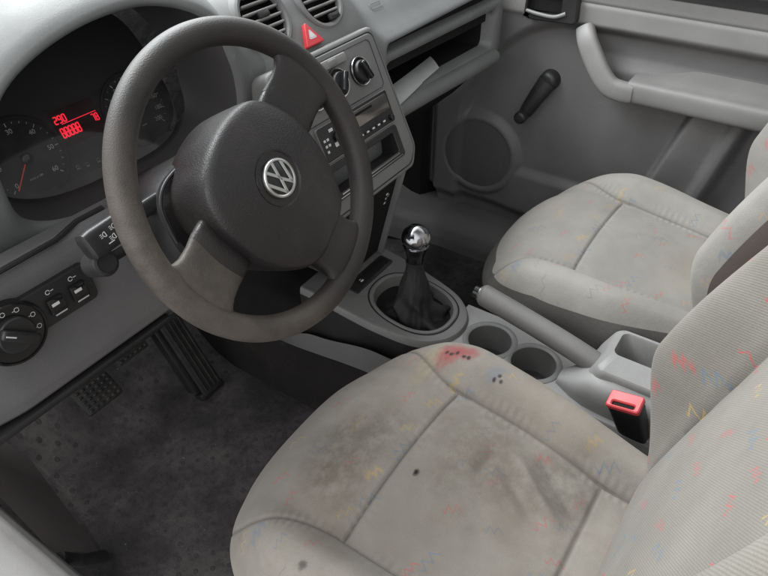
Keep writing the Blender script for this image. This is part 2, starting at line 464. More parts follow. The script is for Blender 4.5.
# ------------------------------------------------------------------ seats
def add_uv(bm, f):
    lay = bm.loops.layers.uv.new('cloth')
    for fc in bm.faces:
        for lp in fc.loops: lp[lay].uv = f(lp.vert)
WRK = [(.10, -.33, .03, -.43, .0045, .012), (.075, -.315, .02, -.40, -.0035, .012), (.12, -.37, .06, -.45, -.004, .014), (.02, -.30, .09, -.31, -.003, .012), (-.09, -.28, -.02, -.42, -.003, .02), (-.11, -.12, .02, -.08, -.003, .03)]
def make_cushion(parent, mat, sidemat, inst=0, mw=None):
    hx, hy, hz, r = .262, .285, .078, .055
    bm = rbox(hx, hy, hz, r, 230, 245, 30)
    flat = {}
    sl = bm.verts.layers.float.new('seam')
    for v in bm.verts:
        x, y, z = v.co
        Y = y - hy                    # 0 at the front edge, negative towards the back
        ax = abs(x)
        top = sstep(-.03, .07, z)
        # unfolded cloth coordinates
        flat[v.index] = (x + math.copysign(max(0, .06 - z), x) * (1 if ax > hx - .03 else 0), Y - (max(0, .06 - z) if Y > -.03 else 0))
        # plan: rounded front corners, narrower back
        fr = sstep(-.26, 0, Y)
        Y2 = Y - .105 * (ax / hx) ** 3.2 * fr
        x2 = x * (1 + .03 * sstep(-.35, -.15, Y) - .19 * sstep(-.28, -.56, Y))
        # height of the upper face
        bol = sstep(.135, .20, ax) * (.35 + .65 * sstep(-.02, -.22, Y)) * .034
        edge = -.022 * sstep(.22, .265, ax)
        puff = .012 * (1 - (min(ax, .15) / .15) ** 2)
        wat = -.050 * sstep(-.15, 0.0, Y) ** 2
        tilt = -.030 * sstep(-.15, -.55, Y)
        dip = -.010 * math.exp(-((x - .01) / .10) ** 2 - ((Y + .40) / .12) ** 2)
        z2 = z + top * (bol + edge + puff + wat + tilt + dip + .004 * math.sin(23 * x + 9 * Y + inst) * math.sin(17 * Y + 3))
        # lower body narrower
        x2 *= 1 - .05 * (1 - sstep(-.078, .02, z))
        # seams
        xs = .152 + .045 * sstep(-.20, -.01, Y)
        g = 0
        if inst == 0 and top > .5:
            for (ax_, ay_, bx_, by_, am, wd) in WRK:
                dx_, dy_ = bx_ - ax_, by_ - ay_; L2 = dx_ * dx_ + dy_ * dy_
                t_ = ((x - ax_) * dx_ + (Y - ay_) * dy_) / L2
                pd = abs((x - ax_) * dy_ - (Y - ay_) * dx_) / math.sqrt(L2)
                z2 += 1.9 * am * math.exp(-(pd / wd) ** 2) * sstep(-.15, .3, t_) * sstep(1.15, .7, t_)
        if z > .03:
            d1 = abs(ax - xs)
            g = max(g, math.exp(-(d1 / .0034) ** 2))
            if ax < xs:
                g = max(g, math.exp(-((Y + .205) / .0034) ** 2), math.exp(-((Y + .455) / .0034) ** 2))
                soft = math.exp(-((Y + .205) / .022) ** 2) + math.exp(-((Y + .455) / .02) ** 2)
                z2 -= .0035 * soft
            z2 -= .004 * math.exp(-(d1 / .020) ** 2) * sstep(-.02, -.2, Y)
            z2 += .0008 * math.sin(Y * 480 + 3 * x) * math.exp(-((d1 - .008) / .007) ** 2) * (.5 + .5 * math.sin(Y * 37 + inst))
            if ax < xs: z2 += .0008 * math.sin(x * 480) * math.exp(-((abs(Y + .205) - .008) / .007) ** 2) * (.5 + .5 * math.sin(x * 41))
        z2 -= .004 * g
        v[sl] = g ** 3
        v.co = (x2, Y2, z2)
    bm.verts.index_update()
    vz = {v.index: v.co.z for v in bm.verts}
    add_uv(bm, lambda v: flat[v.index])
    cuts = [((0, 0, -.030), (0, .06, 1))] if inst == 0 else [((0, 0, .064), (0, 0, 1)), ((0, -.1, .045), (0, .28, 1))]
    cuts = [(Vector(p_), Vector(n_).normalized()) for p_, n_ in cuts]
    for p_, n_ in cuts:
        bmesh.ops.bisect_plane(bm, geom=bm.verts[:] + bm.edges[:] + bm.faces[:], dist=1e-6, plane_co=p_, plane_no=n_)
    side = split_off(bm, lambda f: all((f.calc_center_median() - p_).dot(n_) < 0 for p_, n_ in cuts) and (abs(f.calc_center_median().x) > .19 or f.calc_center_median().y > -.12 or f.calc_center_median().z < .0))
    obj('cushion', bm, mat, parent, mw=mw, angle=60)
    s = obj('cushion_base', side, sidemat, parent, mw=mw, angle=60)
    # piping between cloth and base
    return s
def make_back(parent, mat, sidemat, recl, inst=0):
    hx, hy, hz, r = .270, .065, .34, .048
    bm = rbox(hx, hy, hz, r, 170, 24, 210)
    flat = {}
    sl = bm.verts.layers.float.new('seam')
    for v in bm.verts:
        x, y, z = v.co
        Z = z + hz - .03             # height along the back
        ax = abs(x); front = sstep(-.02, .05, y)
        flat[v.index] = (x + math.copysign(max(0, .05 - y), x) * (1 if ax > hx - .03 else 0), Z)
        gz = sstep(.04, .23, Z) * (1 - .42 * sstep(.25, .62, Z))
        bol = (.066 if x < 0 and inst == 0 else .084) * sstep(.150, .232, ax) * gz
        edge = -.012 * sstep(.245, .272, ax) - .022 * sstep(.12, -.03, Z)
        lum = .010 * math.exp(-((Z - .20) / .14) ** 2) * (1 - (min(ax, .2) / .2) ** 2)
        y2 = y + front * (bol + edge + lum)
        x2 = x * (1.0 - .10 * (1 - sstep(0, .2, Z)) - .14 * sstep(.42, .64, Z))
        if y > .02:
            xs = .160 + .012 * sstep(.1, .5, Z)
            d = abs(ax - xs)
            y2 -= .006 * math.exp(-(d / .004) ** 2) + .006 * math.exp(-(d / .022) ** 2)
            v[sl] = math.exp(-(d / .003) ** 2)
        v.co = (x2, y2 - hy, Z)
    bm.verts.index_update()
    add_uv(bm, lambda v: flat[v.index])
    def ps(f):
        c = f.calc_center_median()
        fr = .084 * (sstep(.04, .23, c.z) * (1 - .42 * sstep(.25, .62, c.z))) - .026
        return c.y < (fr - (.012 if inst else .045) if abs(c.x) > .222 else -.07)
    side = split_off(bm, ps)
    holder = recl
    o = obj('backrest', bm, mat, parent, mw=holder, angle=60)
    obj('backrest_shell', side, sidemat, parent, mw=holder, angle=60)
    return o
FAB = (.242, .223, .198)
st = [(-.02, -.13, .085, .05, 25, (.090, .078, .064), .66, 20),
      (-.09, -.15, .05, .04, 0, (.12, .10, .078), .6, 22),
      (.06, -.30, .10, .08, 10, (.115, .10, .082), .55, 20),
      (.09, -.41, .06, .05, 0, (.10, .09, .076), .6, 22),
      (.197, -.166, .026, .018, 20, (.25, .055, .06), .80, 80),
      (.208, -.192, .020, .013, 60, (.25, .055, .06), .70, 100),
      (.198, -.250, .020, .012, 40, (.13, .15, .20), .5, 90),
      (.168, -.140, .05, .012, 0, (.30, .24, .13), .4, 60),
      (0.196, -0.161, 0.0040, 0.0029, 20, (.035, .028, .03), .95, 150),
      (0.195, -0.170, 0.0043, 0.0032, 50, (.035, .028, .03), .95, 150),
      (0.200, -0.178, 0.0043, 0.0029, 0, (.035, .028, .03), .95, 150),
      (0.198, -0.191, 0.0036, 0.0029, 70, (.035, .028, .03), .95, 150),
      (0.199, -0.199, 0.0040, 0.0032, 10, (.035, .028, .03), .95, 150),
      (0.187, -0.251, 0.0036, 0.0029, 0, (.035, .028, .03), .95, 150),
      (0.196, -0.256, 0.0032, 0.0029, 60, (.035, .028, .03), .95, 150),
      (0.189, -0.262, 0.0036, 0.0029, 30, (.035, .028, .03), .95, 150),
      (-.02, -.235, .006, .004, 0, (.01, .01, .01), 1, 200),
      (-.222, -.198, .0065, .0055, 0, (.06, .06, .06), .8, 140),
      (.20, -.36, .05, .09, 0, (.19, .16, .125), .5, 24)]
M['fab_d'] = fabric('driver_seat_cloth', FAB, st, .46, .52, .05)
M['fab_db'] = fabric('driver_backrest_cloth', (.212, .198, .176), (), .14, .7, .28)
M['fab_p'] = fabric('passenger_seat_cloth', (.262, .250, .230), [(.0, -.40, .09, .05, 20, (.26, .22, .17), .45, 26), (.12, -.42, .03, .03, 0, (.20, .17, .13), .4, 60), (.05, -.09, .04, .03, 0, (.25, .20, .15), .3, 40)], .15, .45, .06)
M['seat_side'] = plastic('seat_side_cloth', (.085, .081, .078), .9, 420, .7, (.17, .155, .14), .3, spec=.15)
M['seat_shell'] = plastic('seat_brown_shell', (.085, .068, .058), .6, 700, .4)

XD, XP = .006, .716
drv = thing('driver_seat', 'stained light grey cloth seat with coloured zigzags, nearest, under the steering wheel', 'car seat', (XD, 0, 0))
pas = thing('passenger_seat', 'cleaner light grey cloth seat standing beside the far door', 'car seat', (XP, 0, 0))
for root, y0, fm, fb, k in ((drv, -.005, M['fab_d'], M['fab_db'], 0), (pas, -.04, M['fab_p'], M['fab_p'], 1)):
    e = Matrix.Translation((0, y0, .318))
    n0 = len(root.children)
    make_cushion(root, fm, M['seat_side'], k, e)
    make_back(root, fb, M['seat_shell'] if k else M['seat_side'], Matrix.Translation((0, -.480 if k == 0 else -.470, .33)) @ rotx(R_(16)), k)
    # seat frame and rails below the cushion
    bm = NB()
    merge(bm, box((0, y0 - .30, .175), (.40, .44, .13), .02))
    obj('seat_frame', bm, M['blackmatt'], root)
    for s in (-1, 1):
        bm = NB(); merge(bm, box((s * .20, y0 - .28, .055), (.05, .52, .11), .006))
        obj('seat_rail', bm, M['blackmatt'], root)

# ------------------------------------------------------------------ steering wheel
TAU = R_(25.9); THETA = R_(29)
WC = Vector((0, 0, .783))
WM0 = Matrix.Translation(WC) @ rotx(math.pi / 2 - TAU)
WM = WM0 @ rotz(THETA)
whl = thing('steering_wheel', 'worn brown-black three-spoke steering wheel turned to the left, round emblem on its hub', 'steering wheel', mw=WM)
# rim
rings = []; NR = 160
for i in range(NR):
    a = 2 * math.pi * i / NR
    ca, sa = math.cos(a), math.sin(a)
    ring = []
    for k in range(24):
        b = 2 * math.pi * k / 24
        rr = .0162; rz = .0168
        ring.append(Vector(((.1765 + rr * math.cos(b)) * ca, (.1765 + rr * math.cos(b)) * sa, rz * math.sin(b))))
    rings.append(ring)
rings.append(rings[0])
bm = loft(rings, True); bmesh.ops.remove_doubles(bm, verts=bm.verts, dist=1e-6)
obj('rim', bm, M['wheel'], whl)
# spokes: sleeve that runs out of the rim + smoother inner trim
def spoke_sections(ang, secs):
    out = []
    for (r, hw, th, h, off) in secs:
        ring = []
        for k in range(36):
            b = 2 * math.pi * k / 36
            cx = spow(math.cos(b), .55) * hw; cz = spow(math.sin(b), .75) * th
            # the section follows a circle of radius r so it meets the rim evenly
            rr = r - (cx * cx) / (2 * max(r, .05)) * .8
            q = Vector((rr, cx + off, h + cz))
            out_p = Matrix.Rotation(ang, 4, 'Z') @ q
            ring.append(out_p)
        out.append(ring)
    return out
for ang in (0, 180, -90):
    A = R_(ang + (4 if ang == 0 else -4 if ang == 180 else 0))
    sec = [(.112, .041, .010, -.0035, 0), (.130, .0395, .0105, -.001, 0), (.146, .0405, .011, .001, 0), (.156, .044, .0115, .0015, 0), (.166, .052, .0105, .001, 0), (.176, .060, .007, 0, 0)]
    o = obj('spoke', loft(spoke_sections(A, sec), True, True, True), M['wheel'], whl)
    sec2 = [(.060, .036, .013, -.020, 0), (.085, .0385, .0135, -.0085, 0), (.105, .0405, .0122, -.0045, 0), (.1185, .0405, .0112, -.003, 0), (.1213, .0392, .0088, -.003, 0)]
    obj('spoke_trim', loft(spoke_sections(A, sec2), True, True, True), M['pad'], o)
# airbag pad
ctrl = {0: .089, 22: .090, 45: .094, 68: .088, 90: .085, 112: .088, 135: .096, 158: .093, 180: .090, 202: .096, 225: .105, 248: .114, 270: .110, 292: .113, 315: .099, 338: .091}
ks = sorted(ctrl)
def pad_r(a):
    a = math.degrees(a) % 360
    for i, k in enumerate(ks):
        k2 = ks[(i + 1) % len(ks)] + (360 if i == len(ks) - 1 else 0)
        if k <= a < k2:
            p0, p1, p2, p3 = ctrl[ks[i - 1]], ctrl[k], ctrl[ks[(i + 1) % len(ks)]], ctrl[ks[(i + 2) % len(ks)]]
            t = (a - k) / (k2 - k)
            return .515 * (2 * p1 + (-p0 + p2) * t + (2 * p0 - 5 * p1 + 4 * p2 - p3) * t * t + (-p0 + 3 * p1 - 3 * p2 + p3) * t ** 3)
    return .09
NA = 96
def pring(s, h, dr=0):
    return [Vector(((pad_r(2 * math.pi * i / NA) * s + dr) * math.cos(2 * math.pi * i / NA), (pad_r(2 * math.pi * i / NA) * s + dr) * math.sin(2 * math.pi * i / NA) - .004, h)) for i in range(NA)]
prof = [(.90, -.076), (.955, -.068), (.975, -.050), (.99, -.028), (1.0, -.010), (1.004, .006), (1.0, .0125), (.986, .0185), (.955, .0225), (.89, .0258), (.75, .0288), (.6, .0315), (.45, .0333), (.36, .034)]
bm = loft([pring(s, h) for s, h in prof] + [[Vector((.034 * math.cos(2 * math.pi * i / NA), .034 * math.sin(2 * math.pi * i / NA), .0345)) for i in range(NA)],
          [Vector((.032 * math.cos(2 * math.pi * i / NA), .032 * math.sin(2 * math.pi * i / NA), .0325)) for i in range(NA)],
          [Vector((.012 * math.cos(2 * math.pi * i / NA), .012 * math.sin(2 * math.pi * i / NA), .0322)) for i in range(NA)]], True, True, True)
pad = obj('airbag_pad', bm, M['pad'], whl)
# emblem: disc, ring, and the crossed strokes of the logo
emb = obj('emblem', merge(lathe([(.0215, .032), (.0215, .0350), (.0205, .0356), (.001, .0357)], 48, True, True), NB()), M['gloss'], whl)
bm = lathe([(.0195, .0352), (.0198, .0372), (.0212, .0380), (.0230, .0376), (.0240, .0360), (.0240, .033)], 56, False, False)
def stroke(bm, pts, w, z0, z1):
    for (x0, y0), (x1, y1) in zip(pts, pts[1:]):
        d = Vector((x1 - x0, y1 - y0)); L = d.length; a = math.atan2(d.y, d.x)
        merge(bm, box((0, 0, 0), (L + w * .7, w, z1 - z0), .0003, 1), T((x0 + x1) / 2, (y0 + y1) / 2, (z0 + z1) / 2) @ rotz(a))
k = .0198
stroke(bm, [(-.36 * k, .93 * k), (0, .10 * k), (.36 * k, .93 * k)], .0040, .0356, .0374)
stroke(bm, [(-.88 * k, .46 * k), (-.40 * k, -.84 * k), (0, -.04 * k), (.40 * k, -.84 * k), (.88 * k, .46 * k)], .0040, .0356, .0373)
obj('emblem_logo', bm, M['silver'], emb)

# ------------------------------------------------------------------ steering column with stalk
colm = thing('steering_column', 'dark plastic column shroud behind the steering wheel with a stalk on its left', 'steering column', mw=WM0)
def sq(hw, hh, n, h, dy=0, e=.5):
    return [Vector((hw * spow(math.cos(2 * math.pi * i / n), e), dy + hh * spow(math.sin(2 * math.pi * i / n), e), h)) for i in range(n)]
bm = loft([sq(.066, .050, 48, -.056, -.004, .65), sq(.104, .060, 48, -.054, -.006, .65), sq(.110, .066, 48, -.058, -.006, .65), sq(.114, .069, 48, -.070, -.007, .65), sq(.112, .071, 48, -.095, -.008, .65), sq(.088, .072, 48, -.13, -.012), sq(.078, .070, 48, -.24, -.02)], True, True, True)
obj('column_shroud', bm, M['black'], colm)
# clearly visible upper cowl ridge
bm = tube([Vector((q.x, q.y, -.0545)) for q in sq(.107, .063, 60, 0, -.006, .65)[4:32]], .0022, 8)
obj('shroud_ridge', bm, M['black'], colm)
# stalk: flat lever with a chunky end, printed symbols, and a round button below it
SM = T(-.190, .025, -.066)
bm = NB()
secs = []
for (x, hw, ht, yo) in ((.115, .010, .008, -.004), (.06, .011, .009, -.002), (.052, .0165, .0135, 0), (.0, .0185, .0150, 0), (-.008, .0170, .0135, 0), (-.0105, .012, .009, 0)):
    secs.append([Vector((x, yo + hw * spow(math.cos(2 * math.pi * i / 28), .45), ht * spow(math.sin(2 * math.pi * i / 28), .45))) for i in range(28)])
bm = loft(secs, True, True, True)
stk = obj('indicator_stalk', bm, M['black'], colm, mw=SM @ rotz(R_(6)) @ Matrix.Diagonal((1, .9, .9, 1)))
bm = NB()
def rarc(cx, cy, r, a0, a1, w, z, n=10):
    q = NB()
    o_ = [q.verts.new((cx + r * math.cos(R_(lerp(a0, a1, i / n))), cy + r * math.sin(R_(lerp(a0, a1, i / n))), z)) for i in range(n + 1)]
    i_ = [q.verts.new((cx + (r - w) * math.cos(R_(lerp(a0, a1, i / n))), cy + (r - w) * math.sin(R_(lerp(a0, a1, i / n))), z)) for i in range(n + 1)]
    for i in range(n): q.faces.new((o_[i], o_[i + 1], i_[i + 1], i_[i]))
    return q
zt = .0154
for (x, y) in ((.012, .004), (.020, -.004), (.026, .006)):
    merge(bm, rarc(x, y, .0034, 90, 270, .0009, zt))
    merge(bm, box((x + .0005, y, zt), (.0009, .0062, .0002), 0))
    for kk in (-.002, 0, .002): merge(bm, box((x - .0052, y + kk, zt), (.0026, .0007, .0002), 0))
merge(bm, box((.013, -.008, zt), (.008, .0012, .0002), 0)); merge(bm, box((.040, .003, zt), (.005, .0009, .0002), 0)); merge(bm, box((.040, -.004, zt), (.003, .003, .0002), 0))
merge(bm, box((.031, -.007, zt), (.0012, .007, .0002), 0, 1, rotz(.5)))
obj('stalk_symbols', bm, M['white'], stk)
bm = lathe([(.0150, -.02), (.0150, .008), (.0140, .011), (.011, .012), (.0105, .0105), (.001, .010)], 32)
merge(bm, box((.03, 0, -.006), (.06, .014, .012), .004))
obj('round_lever_end', bm, M['black'], colm, mw=T(-.187, .000, -.078))

# ------------------------------------------------------------------ dashboard
dsh = thing('dashboard', 'grey plastic dashboard with lit instruments, round vents, radio and open shelf', 'dashboard', (0, .3, .6))
D0 = Matrix.Translation((0, -.3, -.6))       # children are modelled in world coordinates
def dpart(name, bm, mat, parent=None, mw=None, angle=35):
    if parent is None:
        o = obj(name, bm, mat, dsh, angle=angle); o.matrix_local = D0 @ (mw or Matrix())
    else:
        o = obj(name, bm, mat, parent, angle=angle)
        if mw is not None: o.matrix_local = mw
    return o
# --- instrument hood: rings from the dial face out over the brow
NH = 120
def hood(a, off, y, rec=0):
    ca, sa = math.cos(a), math.sin(a)
    n, h = (2.3, .137) if sa >= 0 else (3.0, .095)
    x = .188 * spow(ca, 2 / n); z = .80 + h * spow(sa, 2 / n)
    x += (.022 if x > -.05 else .022 * sstep(-.188, -.05, x)) * sstep(.84, .93, z)
    if x > 0: x *= lerp(1, .86, sstep(.33, .21, y))
    nx, nz = ca, sa
    L = math.hypot(nx, nz)
    return Vector((x + nx / L * off, y, z + nz / L * off))
def hring(off, ytop, yside, ybot):
    out = []
    for i in range(NH):
        a = 2 * math.pi * i / NH
        sa = math.sin(a)
        y = lerp(yside, ytop, sstep(.05, .75, sa)) if sa >= 0 else lerp(yside, ybot, sstep(0, .7, -sa))
        ca = math.cos(a)
        if ca > 0: y -= .028 * sstep(.1, .8, ca) * (1 - sstep(.25, .33, y))
        out.append(hood(a, off, y))
    return out
inner = [hring(-.012, .378, .335, .309), hring(-.004, .30, .29, .283), hring(0, .245, .238, .250), hring(.002, .228, .222, .242)]
dpart('instrument_cavity', loft(inner, True), M['cavity'], angle=60)
lip = [hring(.002, .228, .222, .242), hring(.005, .2215, .216, .2365), hring(.010, .219, .213, .233), hring(.016, .222, .213, .232), hring(.026, .236, .2135, .234),
       hring(.040, .270, .214, .238), hring(.055, .33, .2135, .25), hring(.072, .44, .2145, .27), hring(.085, .60, .216, .30), hring(.095, .66, .24, .36)]
dpart('instrument_hood', loft(lip, True), M['dash'], angle=60)
# --- instrument face
CT = R_(25)
CF = frame_m((0, .332, .767), (1, 0, 0), (0, math.sin(CT), math.cos(CT)))
def face_outline(s):
    out = []
    for i in range(NH):
        a = 2 * math.pi * i / NH
        p = hood(a, -.010, 0)
        out.append((p.x * s, (p.z - .775) * 1.08 * s - .002))
    return out
bm = plate(face_outline(1.0), -.01, 0, .002)
clu = dpart('instrument_cluster', bm, M['face'], mw=CF)
def dial(cx, cy, r, start, end, labels, n_minor, rot_text, needle):
    g_ = obj('dial', lathe([(r, 0), (r, .004), (r * .97, .0055), (r * .93, .004), (r * .90, .0012), (.001, .0012)], 64), M['face'], clu, mw=T(cx, cy, .0))
    bm = NB()
    N = (len(labels) - 1) * n_minor
    for i in range(N + 1):
        a = R_(lerp(start, end, i / N)); big = i % n_minor == 0
        L = .0050 if big else .0026
        merge(bm, box(((r * .87 - L / 2) * math.cos(a), (r * .87 - L / 2) * math.sin(a), .0018), (L, .0009 if big else .0005, .0003), 0, 1, rotz(a)))
    for i, s in enumerate(labels):
        a = R_(lerp(start, end, i / (len(labels) - 1)))
        merge(bm, text_bm(s, .0090, .0001), T(r * .67 * math.cos(a), r * .67 * math.sin(a), .0019))
    merge(bm, text_bm('1/min x 100' if needle is not None and cx < 0 else 'km/h', .0042, .0001), T(0, -r * .45, .0019))
    obj('dial_marks', bm, M['white'] if cx < 0 else simple('dial_print', (.40, .40, .41), .6), g_)
    a = R_(needle)
    bm = box((r * .38 * math.cos(a), r * .38 * math.sin(a), .0045), (r * .80, .0016, .0012), .0004, 1, rotz(a))
    merge(bm, lathe([(.0075, .002), (.0075, .0065), (.006, .0075), (.001, .0078)], 24))
    obj('needle', bm, M['needle'], g_)
    bm = lathe([(.0078, .003), (.0078, .0085), (.0065, .0095), (.001, .0098)], 24)
    obj('needle_hub', bm, M['gloss'], g_)
dial(-.104, -.004, .058, 222, -42, ['0', '10', '20', '30', '40', '50', '60'], 4, 0, 226)
dial(.083, -.002, .056, 222, -42, ['0', '20', '40', '60', '80', '100', '120', '140', '160', '180', '200'], 2, 0, 226)
# display between the dials
bm = plate(rrect(.070, .050, .003, 4, -.010, .013), 0, .0008, .0004)
dsp = obj('display', bm, M['lcdglow'], clu)
SEG = {'0': 'abcdef', '1': 'bc', '2': 'abged', '8': 'abcdefg', '9': 'abcdfg', '7': 'abc', 'o': 'cdeg'}
def seg7(bm, ch, x, y, w, h, t, z):
    P = {'a': (0, h / 2, w, t), 'g': (0, 0, w, t), 'd': (0, -h / 2, w, t), 'f': (-w / 2, h / 4, t, h / 2), 'b': (w / 2, h / 4, t, h / 2), 'e': (-w / 2, -h / 4, t, h / 2), 'c': (w / 2, -h / 4, t, h / 2)}
    for s in SEG[ch]:
        px, py, sx, sy = P[s]; merge(bm, box((x + px, y + py, z), (sx, sy, .0002), 0))
bm = NB()
for i, ch in enumerate('290'): seg7(bm, ch, -.0395 + i * .0066, .0255, .0042, .0096, .0018, .0011)
merge(bm, box((-.006, .0185, .0011), (.056, .0010, .0002), 0))
for i, ch in enumerate('88888'): seg7(bm, ch, -.0385 + i * .0062, .0070, .0042, .0125, .0020, .0011)
for i, ch in enumerate('78'): seg7(bm, ch, .0135 + i * .0060, .0105, .0036, .0100, .0016, .0011)
obj('display_digits', bm, M['lcd'], dsp)
bm = NB()
for i, (x, y) in enumerate(((-.045, -.044), (-.03, -.046), (-.012, -.047), (.004, -.046), (.02, -.044))):
    merge(bm, box((x, y, .0004), (.006, .0012, .0003), 0)); merge(bm, rarc(x, y + .003, .0026, 0, 330, .0007, .0005))
obj('warning_symbols', bm, M['greyprint'], clu)
# small black button on the face and the clear lens in front
bm = tube([(.118, -.048, 0), (.118, -.048, .014)], .0045, 14)
obj('reset_button', bm, M['black'], clu)
bm = NB(); po = face_outline(.985)
q = [bm.verts.new((x * (.94 if x > 0 else 1), y, .022 - .30 * (y + .03))) for x, y in po]; bm.faces.new(q)
obj('lens', bm, M['lens'], clu)

# --- upper dash body, driver side of the stack and passenger side
def prof_at(x):
    mid = [(.70, .80), (.58, .862), (.45, .897), (.34, .912), (.275, .908), (.232, .888), (.204, .858), (.184, .832), (.170, .808), (.152, .765), (.134, .715), (.116, .665), (.104, .625), (.112, .598), (.17, .585)]
    pas_ = [(.70, .79), (.58, .845), (.46, .876), (.37, .884), (.30, .874), (.25, .852), (.212, .824), (.184, .800), (.166, .786), (.158, .779), (.156, .774), (.160, .771), (.175, .770), (.20, .770), (.25, .770)]
    t = sstep(.45, .52, x)
    e = sstep(.94, 1.045, x)
    out = []
    for (y0, z0), (y1, z1) in zip(mid, pas_):
        y = lerp(y0, y1, t); z = lerp(z0, z1, t)
        y += .05 * e * e; z -= .012 * e
        y += (1 - sstep(.175, .262, x)) * max(0, .205 - y)
        out.append((y, z))
    return out
XS = [.12 + .005 * i for i in range(187)]
rings = []
for x in XS:
    P = catmull([(x, y, z) for y, z in prof_at(x)], 9)
    rings.append(P)
bm = loft(rings, False, flip=True)
VN = Vector((0, -math.cos(R_(32)), math.sin(R_(32))))
def in_vent(f):
    p = f.calc_center_median()
    if p.x < .26 and p.y < .62:
        xx = p.x - .022 * sstep(.84, .93, p.z); n_, h_ = (2.3, .137 + .018) if p.z > .80 else (3.0, .095 + .018)
        if (abs(xx) / (.206 if xx < 0 else .182)) ** n_ + (abs(p.z - .80) / h_) ** n_ < 1: return True
    for c in ((.392, .211, .874), (.258, .211, .874)):
        d = p - Vector(c); a_ = d.dot(VN)
        if abs(a_) < .05 and (d - VN * a_).length < .0455: return True
    return False
bmesh.ops.delete(bm, geom=[f for f in bm.faces if in_vent(f)], context='FACES')
dpart('dash_top', bm, M['dash'], angle=50)
# end cap of the dash next to the far door
# --- passenger shelf: frame, inner box, lip
def shelf_pt(x, z, dy=0): return Vector((x, .168 + dy - .02 * sstep(.5, 1.0, x), z))
bm = NB()
zt, zb, xl, xr = .748, .612, .495, .992
def rr3(x0, x1, z0, z1, r, dy, n=6):
    return [shelf_pt(x, z, dy) for x, z in rrect(x1 - x0, z1 - z0, r, n, (x0 + x1) / 2, (z0 + z1) / 2)]
rings = [rr3(xl - .01, xr + .012, zb - .02, zt + .012, .03, .06), rr3(xl, xr, zb, zt, .028, .012), rr3(xl + .002, xr - .002, zb + .002, zt - .002, .026, .003), rr3(xl + .006, xr - .006, zb + .006, zt - .006, .024, 0),
         rr3(xl + .030, xr - .036, zb + .026, zt - .018, .018, .002), rr3(xl + .034, xr - .041, zb + .030, zt - .022, .016, .008), rr3(xl + .040, xr - .05, zb + .034, zt - .020, .014, .03)]
dpart('shelf_frame', loft(rings, True), M['dash'], angle=50)
dpart('shelf_gap_shade', grid(lambda u, v: shelf_pt(lerp(.49, 1.0, u), lerp(.70, .775, v), .022), 8, 2), M['blackmatt'])  # added black strip, stands in for the shadow under the pad overhang
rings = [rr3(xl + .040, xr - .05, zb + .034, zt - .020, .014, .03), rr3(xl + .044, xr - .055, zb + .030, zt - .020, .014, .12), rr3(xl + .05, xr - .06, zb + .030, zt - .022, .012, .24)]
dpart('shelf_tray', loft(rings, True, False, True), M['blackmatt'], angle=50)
# shelf lip, lighter, leaning out towards the seat
def lipf(u, v):
    x = lerp(.500, .955, u); s = [(.06, .640), (.02, .642), (-.006, .642), (-.016, .636), (-.019, .626), (-.016, .614), (-.004, .606), (.05, .600)]
    i = min(int(v * 7), 6); f = v * 7 - i
    y = lerp(s[i][0], s[i + 1][0], f); z = lerp(s[i][1], s[i + 1][1], f)
    return shelf_pt(x, z - .004 * u, y)
dpart('shelf_lip', grid(lipf, 30, 14), M['dash'], angle=50)
# lower closing panel under the shelf, dark, running forward to the bulkhead
def lowf(u, v):
    x = lerp(.47, 1.03, u)
    s = [(.165, .612), (.19, .58), (.235, .53), (.29, .47), (.36, .42), (.48, .39)]
    i = min(int(v * 5), 4); f = v * 5 - i
    return Vector((x, lerp(s[i][0], s[i + 1][0], f), lerp(s[i][1], s[i + 1][1], f)))
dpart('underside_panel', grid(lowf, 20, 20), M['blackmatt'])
# airbag lettering plate (embossed outline)
AB = frame_m((.556, .196, .812), (1, 0, 0), (0, .6, .8))
dpart('embossed_badge', frame(rrect(.034, .012, .003, 4), rrect(.031, .009, .0025, 4), 0, .0006, .0002), M['dash'], mw=frame_m((.552, .2085, .8236), (1, 0, 0), (0, .76, .65)))

# --- vents
def vent(c, tilt, nm_dir):
    m = frame_m(c, (1, 0, 0), (0, math.sin(tilt), math.cos(tilt)))
    r = .046
    v = dpart('air_vent', lathe([(r + .006, -.030), (r + .006, .001), (r + .003, .0035), (r - .001, .003), (r - .004, -.002), (r - .005, -.006)], 56, True, False), M['console_dark'], mw=m)
    obj('vent_bowl', lathe([(r - .0045, -.004), (r - .006, -.028), (.001, -.029)], 48, False, True), M['blackmatt'], v)
    for i in range(6):
        y = -.0255 + i * .0125
        hw = math.sqrt(max(.0001, (r - .006) ** 2 - y * y))
        bm = box((0, y, -.005), (hw * 2, .0036, .012), .0012, 1, rotx(R_(-3)))
        obj('slat', bm, M['console'], v)
    bm = box((.002, .006, .001), (.024, .009, .006), .002)
    obj('slider', bm, M['black'], v)
    bm = box((.012, -.035, .001), (.026, .010, .007), .002); merge(bm, box((.012, -.035, .005), (.014, .004, .003), .001))
    obj('thumbwheel', bm, M['black'], v)
vent((.392, .211, .874), R_(32), 1)
vent((.258, .211, .874), R_(32), 1)
